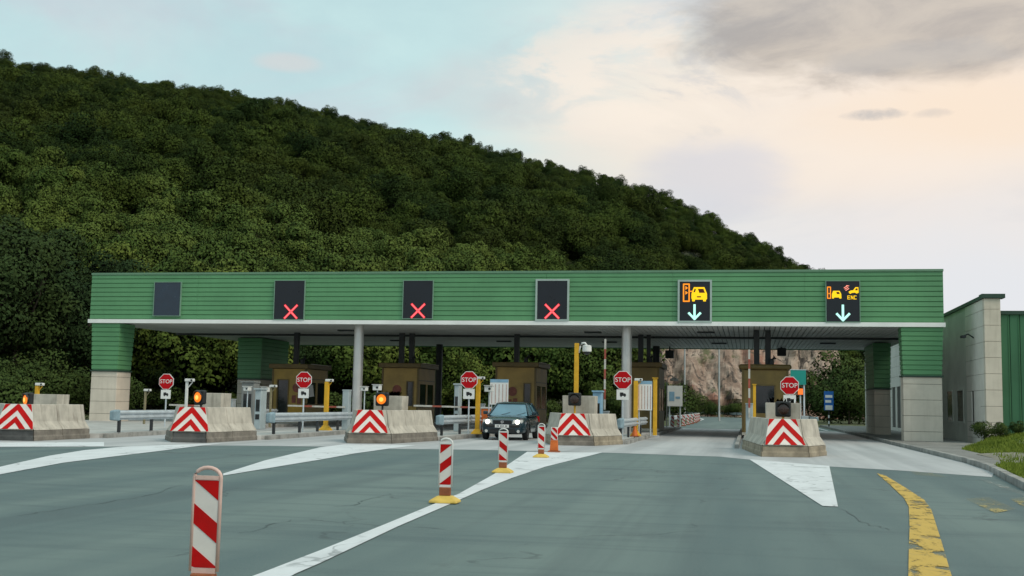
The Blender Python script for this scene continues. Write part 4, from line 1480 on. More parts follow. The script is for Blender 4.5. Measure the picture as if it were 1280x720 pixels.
camera_post(47, 482, 38.5, 'short yellow camera post behind the leftmost concrete box', rpx=2.2)
camera_post(234, 477, 36.5, 'white camera post behind the second barrier from the left', white_plastic, 1.5)
camera_post(409, 477, 44.5, 'yellow camera post right of the STOP sign and the ochre booth', rpx=2.5)
camera_post(598, 474, 44.6, 'yellow camera post touching the STOP sign left of the blue car', rpx=2.6)
camera_post(721, 429, 41.6, 'tall yellow post with a white dome camera above the dark lamp', rpx=2.6, head='dome')
camera_post(795, 476, 47.5, 'yellow camera post left of the striped white board beside the right steel column', rpx=2.6)
camera_post(182, 489, 47, 'thin dull post with a small camera left of the far left STOP sign', mat('weathered_wood', (.23, .20, .12), .8, .2, 5), 1.2, base=False)
camera_post(339, 484, 47, 'thin dull post with a small camera left of the dark door of the ochre booth', MATS['weathered_wood'], 1.2, base=False)

# yellow posts without cameras


def plain_post(x, ytop, Y_, label, m_, rpx, name='bollard_post', cat='post', zb=.145):
    p = AY(x, ytop, Y_)
    s_ = (p - EYEP).dot(fwd) / F
    r = rpx * s_
    t = thing(name, label, cat, (p.x, p.y, zb))
    MB().box(-r, r, -r, r, 0, p.z - zb).build('shaft', m_, t, bevel=.01)
    MB().box(-r * 1.5, r * 1.5, -r * 1.5, r * 1.5, p.z - zb + .001, p.z - zb + .03).build('cap', m_, t)
    MB().box(-r * 2.2, r * 2.2, -r * 2.2, r * 2.2, -.001, .03).build('foot_plate', galv, t)
    return t


plain_post(819, 473, 47.8, 'yellow post right of the striped white board', yellow_steel, 2.4)
plain_post(943, 481, 46.0, 'yellow post in front of the window of the rightmost booth', yellow_steel, 1.8)


def price_board(x0, x1, y0, y1, Y_, label):
    a, b = AY(x0, y0, Y_), AY(x1, y1, Y_)
    t = thing('price_board', label, 'board', ((a.x + b.x) / 2, Y_, .145))
    w, zt, zb_ = (b.x - a.x) / 2, a.z - .145, b.z - .145
    for sx in (-w + .06, w - .06):
        MB().tube([(sx, .06, 0), (sx, .06, zt - .05)], .03, 8).build('leg', galv, t)
    MB().box(-w, w, -.02, .02, zb_, zt).build('panel', sign_white, t)
    MB().box(-w, w, -.026, -.0205, zt - .13, zt).build('header', pale_blue, t)
    for k in range(5):
        xx = -w + (k + .5) * 2 * w / 5
        MB().box(xx - .018, xx + .018, -.026, -.0205, zb_ + .05, zt - .2).build('printed_column', mat('faded_print', (.50, .36, .33), .6, .2, 12), t)
    return t


price_board(613, 635, 474, 506, 47.0, 'white striped notice board with a blue head behind the blue car')
price_board(797, 815, 476, 513, 47.6, 'white striped notice board between two yellow posts')


boom_red = mat('faded_red_paint', (.34, .075, .05), .6, .2, 6, dirt=.4, dirtc=(.2, .13, .1))
boom_white = mat('dull_white_paint', (.50, .48, .44), .6, .15, 6, dirt=.4, dirtc=(.25, .22, .18))


def boom_gate(px0, py0, px1, py1, Y_, label, up=False, housing=None, hx=None, hm=None):
    a, b = AY(px0, py0, Y_), AY(px1, py1, Y_)
    hx = b.x if not up else a.x
    t = thing('barrier_gate', label, 'barrier gate', (hx, Y_, .145), group='lane barrier gates')
    za, zb_ = a.z - .145, b.z - .145
    hh = housing[1] if housing else 1.15
    hw = housing[0] if housing else .16
    MB().box(-hw, hw, -.05, .30, 0, hh).build('housing', hm or grey_cabinet, t, bevel=.02)
    MB().box(-hw - .01, hw + .01, -.06, .31, hh + .001, hh + .05).build('housing_cap', hm or grey_cabinet, t)
    if up:
        L = za - zb_
        n_ = 7
        for k in range(n_):
            z0, z1 = zb_ + L * k / n_, zb_ + L * (k + 1) / n_
            lean = (b.x - a.x)
            MB().box(-.035, .035, -.12, -.06, z0 + .001, z1).build('boom_section', boom_red if k % 2 else boom_white, t)
    else:
        L = a.x - b.x
        n_ = 7
        for k in range(n_):
            x0, x1 = L * k / n_, L * (k + 1) / n_
            zz = zb_ + (za - zb_) * (k + .5) / n_
            MB().box(min(x0, x1) + .001, max(x0, x1), -.12, -.06, zz - .035, zz + .035).build('boom_section', boom_red if k % 3 == 1 else boom_white, t)
    return t


boom_gate(213, 506, 287, 508.5, 47, 'lowered red and white barrier arm behind the second barrier from the left')
boom_gate(361, 507, 432, 509, 46, 'lowered barrier arm in front of the ochre booth with its grey cabinet', housing=(.135, 1.62), hm=mat('pale_grey_cabinet', (.36, .42, .44), .5, .08, 3))
boom_gate(518, 507, 600, 509.5, 47.5, 'lowered barrier arm left of the blue car')
boom_gate(757, 424, 757, 512, 45.5, 'raised barrier arm left of the right steel column', up=True, housing=(.15, .95))
boom_gate(936.5, 437, 936.5, 522, 44, 'raised barrier arm in front of the rightmost booth', up=True, housing=(.13, 1.35), hm=MATS['pale_grey_cabinet'])


def ticket_machine(x0, x1, y0, Y_, label, m_, speakers=2):
    a, b = AY(x0, y0, Y_), AY(x1, y0, Y_)
    t = thing('ticket_machine', label, 'ticket machine', ((a.x + b.x) / 2, Y_, .145))
    w, h = (b.x - a.x) / 2, a.z - .145
    MB().box(-w, w, 0, .55, 0, h).build('cabinet', m_, t, bevel=.03)
    MB().box(-w * .6, w * .6, -.012, -.001, h * .45, h * .75).build('screen', glass_dark, t)
    MB().box(-w * .6, w * .6, -.015, -.001, h * .25, h * .38).build('slot_panel', black_plastic, t)
    MB().box(-w - .03, w + .03, -.08, .58, h + .001, h + .06).build('hood', m_, t)
    return t


ticket_machine(302, 318, 478, 45.0, 'grey cabinet with two white heads left of the ochre booth', mat('mid_grey_cabinet', (.20, .205, .20), .6, .1, 3))
ticket_machine(319, 327, 487, 43.5, 'slim pale grey column left of the ochre booth', MATS['pale_grey_cabinet'])
ticket_machine(741, 752, 490, 44.5, 'pale blue machine behind the barrier below the right STOP sign', pale_blue)
ticket_machine(568, 574, 481, 47.5, 'slim grey machine left of the STOP sign beside the blue car', MATS['pale_grey_cabinet'])


def camera_head(x, y, Y_, wpx, label):
    p = AY(x, y, Y_)
    s_ = (p - EYEP).dot(fwd) / F
    w = wpx * s_ / 2
    t = thing('small_camera', label, 'camera', (p.x, p.y, .145))
    z = p.z - .145
    MB().tube([(0, .1, 0), (0, .1, z)], .025, 8).build('post', galv, t)
    MB().box(-w, w, -.1, .22, z - w * .75, z + w * .75).build('camera_box', white_plastic, t, bevel=.02)
    MB().disc_y(w * .3, -.112, -.1, z, w * .32, 14).build('camera_lens', black_plastic, t)
    MB().box(-w - .02, w + .02, -.16, .24, z + w * .751, z + w * .751 + .02).build('hood', white_plastic, t)
    return t


camera_head(308.5, 486, 44.3, 7, 'white camera box at the left of the grey cabinet beside the ochre booth')
camera_head(331, 487, 44.3, 8, 'white camera box right of the slim grey column beside the ochre booth')
camera_head(455, 486, 46, 7, 'white camera box right of the left steel column')
camera_head(471, 484.5, 45, 9, 'larger white camera box above the round amber lamp')
camera_head(611, 486, 46, 10, 'white camera box between the yellow camera post and the striped board')

p = AY(606, 516, 46.5)
t = thing('orange_box', 'orange box behind the guard rail left of the blue car', 'box', (p.x, 46.5, .145))
MB().box(-.16, .16, 0, .4, 0, 1.0).build('body', orange_plastic, t, bevel=.03)
MB().box(-.18, .18, -.02, .42, 1.001, 1.06).build('lid', white_plastic, t)
p = AY(793, 538, 45.0)
t = thing('traffic_cone', 'small orange cone at the kerb below the right STOP sign', 'cone', (p.x - .1, 46.2, .145))
MB().box(-.17, .17, -.17, .17, 0, .04).build('base', brown_rubber, t)
MB().loft([[(r * cos(2 * pi * k / 14), r * sin(2 * pi * k / 14), z) for k in range(14)] for r, z in ((.13, .041), (.09, .2), (.035, .42))]).build('cone_body', orange_plastic, t)

# teal board, orange lamp and pole right of the rightmost booth
a, b = AY(988, 462.5, 49), AY(1007.5, 481, 49)
t = thing('teal_board', 'teal board on a pole behind the rightmost STOP sign', 'board', ((a.x + b.x) / 2, 49, .145))
w = (b.x - a.x) / 2
MB().box(-w, w, -.02, .02, b.z - .145, a.z - .145).build('panel', teal_panel, t)
MB().tube([(w * .75, .05, 0), (w * .75, .05, a.z - .2)], .035, 10).build('pole', galv, t)
MB().box(-w - .02, w + .02, -.03, .03, a.z - .144, a.z - .12).build('top_edge', galv, t)
p = AY(1000.5, 489.5, 48.6)
t = thing('orange_signal', 'small glowing orange signal box below the teal board', 'signal', (p.x, 48.6, .145))
z = p.z - .145
MB().tube([(0, .07, 0), (0, .07, z)], .03, 8).build('post', galv, t)
MB().box(-.11, .11, -.06, .1, z - .13, z + .13).build('housing', black_plastic, t)
MB().box(-.10, .10, -.075, -.061, z - .12, z + .12).build('lens', led_mat('orange_signal_light', (1.0, .17, .02), .9), t)
p = AY(1006, 514, 47.5)
t = thing('control_cabinet', 'small grey cabinet right of the rightmost concrete planter', 'cabinet', (p.x, 47.5, .145))
MB().box(-.14, .14, 0, .3, 0, .95).build('body', grey_cabinet, t, bevel=.02)
MB().box(-.11, .11, -.012, -.001, .15, .85).build('door', MATS['pale_grey_cabinet'], t)

# ------------------------------------------------------------------ flexible delineators along the centre wedge


def delineator(x, y, label, mirror, H=.87, rz=0.0, tint=None, pale=True):
    p = G(x, y, H)
    t = thing('delineator', label, 'delineator', (p.x, p.y, 0.011), rz, 'striped delineators along the white wedge')
    t.scale = (H / .87,) * 3
    H = .87
    sg = -1 if mirror else 1
    # foot: a low pyramid of yellow rubber
    f = lambda a, z: [(-a, -a * .8, z), (a, -a * .8, z), (a, a * .8, z), (-a, a * .8, z)]
    MB().loft([f(.19, 0), f(.185, .03), f(.10, .085), f(.085, .09)]).build('foot', yellow_rubber, t, bevel=.008)
    MB().box(-.075, .075, -.035, .035, .091, .20).build('connector', tint or brown_rubber, t, bevel=.008)
    w, z0, z1 = .096, .201, .785
    fr = white_plastic if pale else pink_plastic
    zt = H - .011
    rad = w - .010
    # frame with a handle loop on top
    arc = [(rad * cos(k * pi / 10), 0, z1 + (zt - z1 - .012) * sin(k * pi / 10)) for k in range(11)]
    pts = [(rad, 0, z0 + .012), (rad, 0, z1 - .01)] + arc + [(-rad, 0, z1 - .01), (-rad, 0, z0 + .012)]
    fo = MB().tube(pts, .0125, 8).build('frame', fr, t, smooth=True)
    MB().box(-rad + .01, rad - .01, -.012, .012, z1 - .012, z1 + .012).build('cross_bar', fr, t)
    MB().box(-rad + .01, rad - .01, -.012, .012, z0, z0 + .03).build('cross_bar', fr, t)
    pw = rad - .008
    MB().box(-pw, pw, -.006, .006, z0 + .028, z1 - .011).build('panel', white_film, t)
    # red diagonal bands clipped to the panel
    a0, a1 = z0 + .034, z1 - .016
    h = a1 - a0
    slope = .225 * h / (2 * pw)
    for k in range(3):
        hi = a1 - h * (-.11 + .49 * k)
        lo = hi - .228 * h
        N = 8
        m_ = MB()
        for i in range(N):
            u0, u1 = -pw + 2 * pw * i / N, -pw + 2 * pw * (i + 1) / N
            def cl(v):
                return max(a0, min(a1, v))
            d0, d1 = -sg * u0 * slope, -sg * u1 * slope
            q = [(u0, cl(lo + d0)), (u1, cl(lo + d1)), (u1, cl(hi + d1)), (u0, cl(hi + d0))]
            if q[3][1] - q[0][1] < 1e-4 and q[2][1] - q[1][1] < 1e-4:
                continue
            m_.prism(q, -.009, -.0065)
        if m_.v:
            m_.build('red_band', red_film, t)
    return t


delineator(260.5, 582, 'nearest striped delineator, cut by the lower edge of the photo', False, .90, rz=radians(4), pale=False)
delineator(558, 547, 'striped delineator on a pale yellow foot, second nearest', True, rz=radians(2))
delineator(629.5, 535, 'striped delineator in front of the number plate of the blue car', False)
delineator(677, 529, 'striped delineator right of the blue car on a yellow foot', False)
# the small one at the end has a solid orange lower half
p = G(692.5, 565.5)
t = thing('delineator', 'small striped delineator with a solid orange lower half, farthest of the row', 'delineator', (p.x, p.y, .011), 0, 'striped delineators along the white wedge')
MB().loft([[(-.17, -.13, 0), (.17, -.13, 0), (.17, .13, 0), (-.17, .13, 0)], [(-.15, -.11, .04), (.15, -.11, .04), (.15, .11, .04), (-.15, .11, .04)]]).build('foot', brown_rubber, t)
MB().loft([[(-.12, -.05, .041), (.12, -.05, .041), (.12, .05, .041), (-.12, .05, .041)], [(-.10, -.035, .33), (.10, -.035, .33), (.10, .035, .33), (-.10, .035, .33)]]).build('body', orange_plastic, t, bevel=.01)
MB().box(-.098, .098, -.02, .02, .331, .70).build('panel', white_film, t, bevel=.015)
for k in range(3):
    zc = .70 - k * .185
    m_ = MB()
    for i in range(6):
        u0, u1 = -.09 + .03 * i, -.06 + .03 * i
        cl = lambda v: max(.345, min(.69, v))
        q = [(u0, cl(zc - .10 - u0)), (u1, cl(zc - .10 - u1)), (u1, cl(zc - u1)), (u0, cl(zc - u0))]
        if q[3][1] - q[0][1] < 1e-4:
            continue
        m_.prism(q, -.026, -.0205)
    m_.build('red_band', red_film, t)

# ------------------------------------------------------------------ the car


def build_car(loc, rz):
    t = thing('car', 'dark blue green hatchback with both headlights on, driving out between the barriers', 'car', loc, rz)
    # stations along the length: y, half width, underside, sill bulge, shoulder height, bonnet/deck crown height
    st = [(-2.06, .62, .34, .48, .64, .67), (-2.02, .75, .27, .46, .69, .73), (-1.90, .82, .22, .46, .75, .80), (-1.55, .852, .20, .46, .81, .87), (-1.10, .862, .20, .47, .85, .915),
          (-.78, .865, .20, .47, .87, .94), (0.0, .868, .20, .47, .89, .93), (.9, .865, .20, .47, .90, .93), (1.55, .85, .21, .48, .91, .95), (1.88, .81, .25, .50, .90, .95), (2.02, .72, .32, .55, .82, .86), (2.06, .62, .38, .58, .74, .78)]
    rings = []
    for (y, w, zb, zm, zs, zc) in st:
        rings.append([(-w * .86, y, zb), (w * .86, y, zb), (w * .97, y, zb + .07), (w, y, zm), (w * .985, y, zm + .16 if zm + .16 < zs else zs - .03), (w * .93, y, zs),
                      (w * .5, y, zc), (-w * .5, y, zc), (-w * .93, y, zs), (-w * .985, y, zm + .16 if zm + .16 < zs else zs - .03), (-w, y, zm), (-w * .97, y, zb + .07)])
    body = MB().loft(rings[::-1]).build('body', car_paint, t)
    sd = body.modifiers.new('sub', 'SUBSURF')
    sd.levels = sd.render_levels = 2
    body.data.polygons.foreach_set('use_smooth', [True] * len(body.data.polygons))
    # greenhouse: pillars and roof as one painted frame, panes set into it
    B = [(-.74, .87), (1.62, .90)]      # base front y,z ; base rear
    T_ = [(.02, 1.385), (1.18, 1.385)]    # roof front, roof rear
    wb, wt = .775, .565
    roof_ = MB()
    rr = []
    for y, z, w in ((-.02, 1.365, wt), (.10, 1.40, wt - .0), (.6, 1.425, wt), (1.1, 1.41, wt), (1.26, 1.37, wt)):
        rr.append([(-w, y, z - .05), (w, y, z - .05), (w - .02, y, z - .015), (w * .6, y, z + .01), (-w * .6, y, z + .01), (-w + .02, y, z - .015)])
    ro = roof_.loft(rr[::-1]).build('roof', car_paint, t)
    smooth_by_angle(ro, 40)

    def pane(pts, name, thick=.012, m_=car_glass):
        c = sum((Vector(p) for p in pts), Vector()) / len(pts)
        nn = (Vector(pts[1]) - Vector(pts[0])).cross(Vector(pts[2]) - Vector(pts[1])).normalized()
        return MB().loft([[Vector(p) - nn * thick for p in pts], [Vector(p) for p in pts]]).build(name, m_, t)
    pane([(-wb + .05, -.72, .90), (wb - .05, -.72, .90), (wt - .03, .0, 1.335), (-wt + .03, .0, 1.335)], 'windscreen')
    pane([(wb - .06, 1.66, .96), (-wb + .06, 1.66, .96), (-wt + .04, 1.26, 1.335), (wt - .04, 1.26, 1.335)], 'rear_window')
    for s in (-1, 1):
        def sp(y, z):
            f = (z - .88) / (1.36 - .88)
            return (s * (wb + .03 + (wt - wb - .03) * f), y, z)
        for nm, pp in (('front_side_window', [sp(-.52, .93), sp(.42, .93), sp(.42, 1.32), sp(.08, 1.32)]), ('rear_side_window', [sp(.50, .93), sp(1.42, .95), sp(1.12, 1.32), sp(.50, 1.32)])):
            pane(pp if s > 0 else pp[::-1], nm)
        # pillars
        for (q0, q1, r_) in ((sp(-.74, .88), sp(.0, 1.35), .035), (sp(.46, .90), sp(.46, 1.36), .035), (sp(1.58, .92), sp(1.2, 1.35), .06)):
            MB().tube([q0, q1], r_, 8).build('pillar', car_paint, t)
        MB().tube([sp(-.75, .885), sp(.4, .905), sp(1.6, .92)], .03, 6).build('waist_trim', car_trim, t)
        # wheels
        for wy in (-1.28, 1.27):
            wh = MB()
            n_ = 28
            cyl = lambda x, r: [(x, wy + r * cos(2 * pi * k / n_), .30 + r * sin(2 * pi * k / n_)) for k in range(n_)]
            prof_ = ((.66, .20), (.66, .275), (.69, .30), (.82, .30), (.852, .28), (.855, .205))
            wh.loft([cyl(s * x, r) for x, r in (prof_ if s < 0 else prof_[::-1])])
            wo = wh.build('wheel', tyre_rub, t)
            smooth_by_angle(wo)
            rm = MB().loft([cyl(s * x, r) for x, r in (((.70, .2), (.856, .2), (.848, .17), (.83, .05)) if s < 0 else ((.83, .05), (.848, .17), (.856, .2), (.70, .2)))]).build('rim', galv, wo)
            # dark arch
            ar = [(s * .872, wy + .36 * cos(pi * k / 12), .28 + .36 * sin(pi * k / 12)) for k in range(13)]
            MB().tube(ar, .025, 6).build('wheel_arch', car_trim, t)
        # mirror, handle
        MB().box(min(s * .86, s * 1.04), max(s * .86, s * 1.04), -.50, -.38, .93, 1.06).build('mirror', car_paint, t, bevel=.03)
        MB().box(min(s * .866, s * .90), max(s * .866, s * .90), .25, .40, .76, .79).build('door_handle', car_trim, t)
        # headlight
        hl = MB()
        q = [(.36, .605), (.70, .60), (.765, .69), (.745, .765), (.40, .75)]
        pl = [(s * x, z) for x, z in q]
        yy = lambda x: -2.055 + .34 * max(0, abs(x) - .42) ** 1.3
        if area2(pl) < 0:
            pl = pl[::-1]
        hl.loft([[(x, yy(x) + .08, z) for x, z in pl], [(x, yy(x) - .012, z) for x, z in pl]])
        ho = hl.build('headlight', head_glass, t, bevel=.01)
        MB().disc_y(s * .56, -2.088, -2.045, .675, .088, 20, .066).build('headlamp_beam', head_lit, ho)
        MB().disc_y(s * .60, -2.075, -2.05, .335, .055, 14).build('fog_lamp', head_glass, t)
        MB().box(min(s * .66, s * .79), max(s * .66, s * .79), 2.0, 2.07, .6, .86).build('tail_light', sign_red, t)
    # front: grille, bumper, lower intake, plate, badge, wipers
    MB().box(-.34, .34, -2.085, -2.03, .61, .735).build('grille', car_trim, t, bevel=.01)
    for k in range(3):
        MB().box(-.33, .33, -2.092, -2.086, .632 + k * .034, .640 + k * .034).build('grille_slat', black_plastic, t)
    bp = [(-.80, -1.86), (-.70, -2.02), (-.4, -2.105), (0, -2.125), (.4, -2.105), (.70, -2.02), (.80, -1.86)]
    MB().loft([[(x, y, .47) for x, y in bp] + [(x * .97, y + .15, .47) for x, y in bp[::-1]], [(x, y - .01, .54) for x, y in bp] + [(x * .97, y + .15, .54) for x, y in bp[::-1]],
               [(x, y + .02, .575) for x, y in bp] + [(x * .97, y + .15, .575) for x, y in bp[::-1]]]).build('front_bumper', car_trim, t)
    MB().box(-.48, .48, -2.088, -2.0, .27, .41).build('lower_intake', black_plastic, t, bevel=.01)
    pt_ = MB().box(-.26, .26, -2.150, -2.137, .468, .578).build('number_plate', sign_white, t)
    gl = MB()
    for k, x in enumerate((-.18, -.13, -.05, .0, .05, .13, .18)):
        gl.box(x - .015, x + .015, -2.153, -2.1505, .495, .55)
    gl.build('plate_marks', mat('plate_print', (.09, .09, .10), .6, .1, 9), pt_)
    bd = MB()
    n_ = 20
    bd.loft([[(r * cos(2 * pi * k / n_), y, .672 + r * sin(2 * pi * k / n_)) for k in range(n_)] for r, y in ((.048, -2.088), (.058, -2.088), (.058, -2.10), (.048, -2.10), (.048, -2.088))], cap=False)
    stroke(bd, [(-.035, .704), (0, .67), (.035, .704)], .012, -2.100)
    stroke(bd, [(-.042, .692), (-.02, .638), (0, .664), (.02, .638), (.042, .692)], .012, -2.101)
    bd.build('badge', chrome, t)
    for x in (-.35, .25):
        MB().tube([(x, -.76, .905), (x + .38, -.55, 1.02)], .008, 5).build('wiper', black_plastic, t)
    # interior: seats and a steering wheel behind the glass
    for x in (-.36, .36):
        MB().box(x - .24, x + .24, .35, .5, .5, 1.05).build('seat_back', car_trim, t, bevel=.04)
        MB().box(x - .13, x + .13, .40, .50, 1.06, 1.22).build('head_rest', car_trim, t, bevel=.04)
    return t


p = AY(636, 551, 42.0)
build_car((-8.98, 44.05, .006), radians(2.0))

# ------------------------------------------------------------------ building on the right
BXL, BY0 = 9.50, 50.0
bt = thing('service_building', 'stone clad service building with green side cladding right of the canopy', 'building', (BXL, BY0, 0))
BO = Vector(bt.location)
ZT = 6.08
core = CB(BO).box(BXL + .05, BXL + .57, BY0 + .05, 100, 0, ZT - .05).build('wall', joint_dark, bt)
cH = .66
rows = [(.0, .30)] + [(.30 + k * cH, .30 + (k + 1) * cH) for k in range(8)] + [(.30 + 8 * cH, ZT - .05)]
segsY = [(BY0, 53.02), (53.22, 54.6)]


def wall_seg(xa, xb, ya, yb, z0, z1, m_, nm='stone_block'):
    return CB(BO).box(xa, xb, ya, yb, z0 + .006, z1 - .006).build(nm, m_, core, bevel=.006, seg=1)


# near pier: stone blocks wrap the corner; a slot window is left open in it
for (a, b) in rows:
    wall_seg(BXL - .012, BXL + .62, BY0 - .02, BY0 + .30, a, b, stone_clad)
    wall_seg(BXL, BXL + .285, BY0 + .302, BY0 + 1.45, a, b, stone_white)
    if 1.0 < (a + b) / 2 < 2.6:
        pass
    else:
        wall_seg(BXL, BXL + .285, BY0 + 1.47, BY0 + 2.93, a, b, stone_white)
        wall_seg(BXL, BXL + .285, BY0 + 2.95, BY0 + 4.3, a, b, stone_white)
lo_ = max(r[1] for r in rows if (r[0] + r[1]) / 2 <= 1.0)
hi_ = min(r[0] for r in rows if (r[0] + r[1]) / 2 >= 2.6)
wall_seg(BXL, BXL + .285, BY0 + 1.47, BY0 + 2.65, lo_, hi_, stone_white)
wall_seg(BXL, BXL + .285, BY0 + 3.2, BY0 + 4.3, lo_, hi_, stone_white)
CB(BO).box(BXL + .12, BXL + .16, BY0 + 2.651, BY0 + 3.199, lo_, hi_).build('slot_window', glass_dark, bt)
# recessed wall bay with two windows; the canopy's shade is put into its colour
CB(BO).box(BXL + .028, BXL + .3, BY0 + 4.32, BY0 + 13.2, 0, ZT - .05).build('shaded_bay', shaded_wall_grey, bt)
for ya in (BY0 + 5.2, BY0 + 8.0):
    w_ = CB(BO).box(BXL + .012, BXL + .027, ya, ya + 1.5, .95, 2.35).build('window', glass_dark, bt)
    for q in ((ya - .08, ya, .87, 2.43), (ya + 1.5, ya + 1.58, .87, 2.43), (ya, ya + 1.5, 2.35, 2.43), (ya, ya + 1.5, .87, .95)):
        CB(BO).box(BXL - .01, BXL + .026, q[0], q[1], q[2], q[3]).build('frame', shaded_wall_grey, w_)
for k in range(14):
    ya, yb = BY0 + 13.25 + k * 2.6, BY0 + 13.25 + (k + 1) * 2.6 - .02
    win = k in (2, 3, 5, 6, 8, 9)
    for (a, b) in rows:
        if win and .25 < (a + b) / 2 < 3.1:
            continue
        wall_seg(BXL, BXL + .285, ya, yb, a, b, stone_white)
    if win:
        a_ = max(r[1] for r in rows if (r[0] + r[1]) / 2 <= .25)
        b_ = min(r[0] for r in rows if (r[0] + r[1]) / 2 >= 3.1)
        wall_seg(BXL, BXL + .285, ya, ya + .8, a_, b_, stone_white)
        w_ = CB(BO).box(BXL + .14, BXL + .18, ya + .82, yb, a_, b_).build('window', glass_dark, bt)
        CB(BO).box(BXL + .10, BXL + .139, ya + 1.6, ya + 1.7, a_, b_).build('frame', sign_white, w_)
# roof edge
CB(BO).box(BXL - .10, BXL + .80, BY0 - .10, BY0 + .55, ZT - .04, ZT + .13).build('roof_edge', dark_green_trim, bt)
CB(BO).box(BXL - .06, BXL + .62, BY0 + .551, 100, ZT - .045, ZT + .10).build('roof_edge', dark_green_trim, bt)
# wall mounted light bracket
br = CB(BO).tube([(BXL, BY0 + 2.4, 4.55), (BXL - .25, BY0 + 2.25, 4.70), (BXL - .45, BY0 + 2.0, 4.62)], .03, 8).build('lamp_bracket', dark_metal, bt)
CB(BO).box(BXL - .58, BXL - .40, BY0 + 1.8, BY0 + 2.25, 4.52, 4.62).build('lamp_head', dark_metal, br)
# green clad wing with standing seams
GZ = 5.42
CB(BO).box(BXL + .64, 34, BY0 + .35, 64, 0, GZ - .02).build('green_wing', dark_green_trim, bt)
k = 0
x = BXL + .64
while x < 22:
    CB(BO).loft([[(x + .01, BY0 + .349, .25), (x + .01, BY0 + .31, .25), (x + .30, BY0 + .30, .25), (x + .33, BY0 + .27, .25), (x + .36, BY0 + .30, .25), (x + .385, BY0 + .349, .25)],
                 [(x + .01, BY0 + .349, GZ - .03), (x + .01, BY0 + .31, GZ - .03), (x + .30, BY0 + .30, GZ - .03), (x + .33, BY0 + .27, GZ - .03), (x + .36, BY0 + .30, GZ - .03), (x + .385, BY0 + .349, GZ - .03)]]).build('wing_panel', wing_green, bt)
    x += .39
CB(BO).box(BXL + .64, 34, BY0 + .22, BY0 + .6, GZ - .029, GZ + .12).build('wing_eaves', dark_green_trim, bt)

# ------------------------------------------------------------------ beyond the canopy
a, b = AY(834, 482, 78), AY(853, 508, 78)
t = thing('white_panel_sign', 'white board with a blue picture beyond the narrow dark booth', 'board', ((a.x + b.x) / 2, 78, 0))
w = (b.x - a.x) / 2
MB().box(-w, w, -.05, .05, b.z, a.z).build('panel', sign_white, t)
MB().box(-w * .7, -.02, -.062, -.0505, b.z + .35, a.z - .4).build('picture', pale_blue, t)
MB().box(.06, w * .7, -.062, -.0505, b.z + .5, b.z + .65).build('picture', pale_blue, t)
for s in (-w * .7, w * .7):
    MB().tube([(s, .1, -.05), (s, .1, a.z - .1)], .05, 8).build('leg', galv, t)
p = AY(840, 474, 70)
t = thing('small_lamp', 'small white curved lamp beyond the narrow dark booth', 'lamp', (p.x - .3, 70, .0))
MB().tube([(0, 0, 0), (0, 0, p.z - .1), (.08, 0, p.z + .15), (.25, 0, p.z + .22), (.4, 0, p.z + .1)], .035, 8).build('mast', white_plastic, t)
MB().loft([[(.42 + r * cos(2 * pi * k / 12), r * sin(2 * pi * k / 12), z) for k in range(12)] for r, z in ((.26, p.z - .1), (.22, p.z + .02), (.08, p.z + .1))]).build('lamp_head', white_plastic, t)

a, b = AY(1030, 489, 92), AY(1042, 513, 92)
t = thing('road_sign', 'blue and white road sign on a pole at the right verge beyond the canopy', 'road sign', ((a.x + b.x) / 2, 92, 0))
w = (b.x - a.x) / 2
hh = a.z - b.z
MB().box(-w, w, -.03, .03, b.z, a.z).build('panel', blue_panel, t)
for k, (u0, u1) in enumerate(((.66, .80), (.40, .54), (.02, .26))):
    MB().box(-w * .75, w * (.75 if k != 1 else .5), -.045, -.031, b.z + hh * u0, b.z + hh * u1).build('white_field', sign_white, t)
MB().tube([(0, .06, -.05), (0, .06, a.z - .05)], .05, 10).build('pole', sign_black, t)
for k in range(2):
    MB().tube([(0, .06, .3 + k * .45), (0, .06, .52 + k * .45)], .056, 10).build('white_band', sign_white, t)

for x, lab in ((856, 'tall grey lamp pole before the rock cutting, nearer the narrow dark booth'), (899, 'tall grey lamp pole before the middle of the rock cutting')):
    p = AY(x, 437, 124)
    t = thing('lamp_pole', lab, 'lamp pole', (p.x, 124, 0), group='lamp poles along the road beyond')
    MB().tube([(0, 0, -.05), (0, 0, 5), (0, 0, 9.6)], .11, 10, .07).build('mast', pole_grey, t)
    MB().tube([(0, 0, 9.55), (.3, 0, 9.8), (1.3, 0, 9.9)], .05, 8).build('arm', pole_grey, t)
    MB().box(1.0, 1.7, -.14, .14, 9.78, 9.89).build('lamp_head', pole_grey, t)

guard_rail([(-5.4, 84), (-5.4, 100), (-5.5, 120), (-5.9, 140), (-7.2, 160), (-11, 176), (-20, 188), (-40, 195)], 'long guard rail on the left of the road beyond the canopy', z=0, posts=8)
guard_rail([(5.9, 104), (5.5, 120), (4.8, 140), (1.5, 170), (-6, 188.5), (-18, 198.5), (-40, 204.5)], 'guard rail around the bend below the rock cutting', z=0, posts=8)
dl = None
for k, (x, y) in enumerate([(-4.55, 72 + 6.2 * q) for q in range(9)]):
    if dl is None:
        dl = thing('far_delineator', 'small red and white marker post on the road beyond the canopy', 'marker post', (x, y, .006), 0, 'marker posts along the road beyond')
        MB().box(-.17, .17, -.12, .12, 0, .08).build('foot', brown_rubber, dl)
        MB().box(-.10, .10, -.02, .02, .081, .82).build('panel', white_film, dl)
        m_ = MB()
        for q in range(3):
            zc = .78 - q * .25
            m_.prism([(-.095, max(.09, zc - .04)), (.095, max(.09, zc - .22)), (.095, zc - .12), (-.095, min(.81, zc + .04))], -.027, -.0205)
            o_ = m_.build('red_band', red_film, dl)
            m_ = MB()
    else:
        c_ = copy_thing(dl)
        c_.location = (x - (k > 5) * .15 * (k - 5), y, .006)

# rock cutting


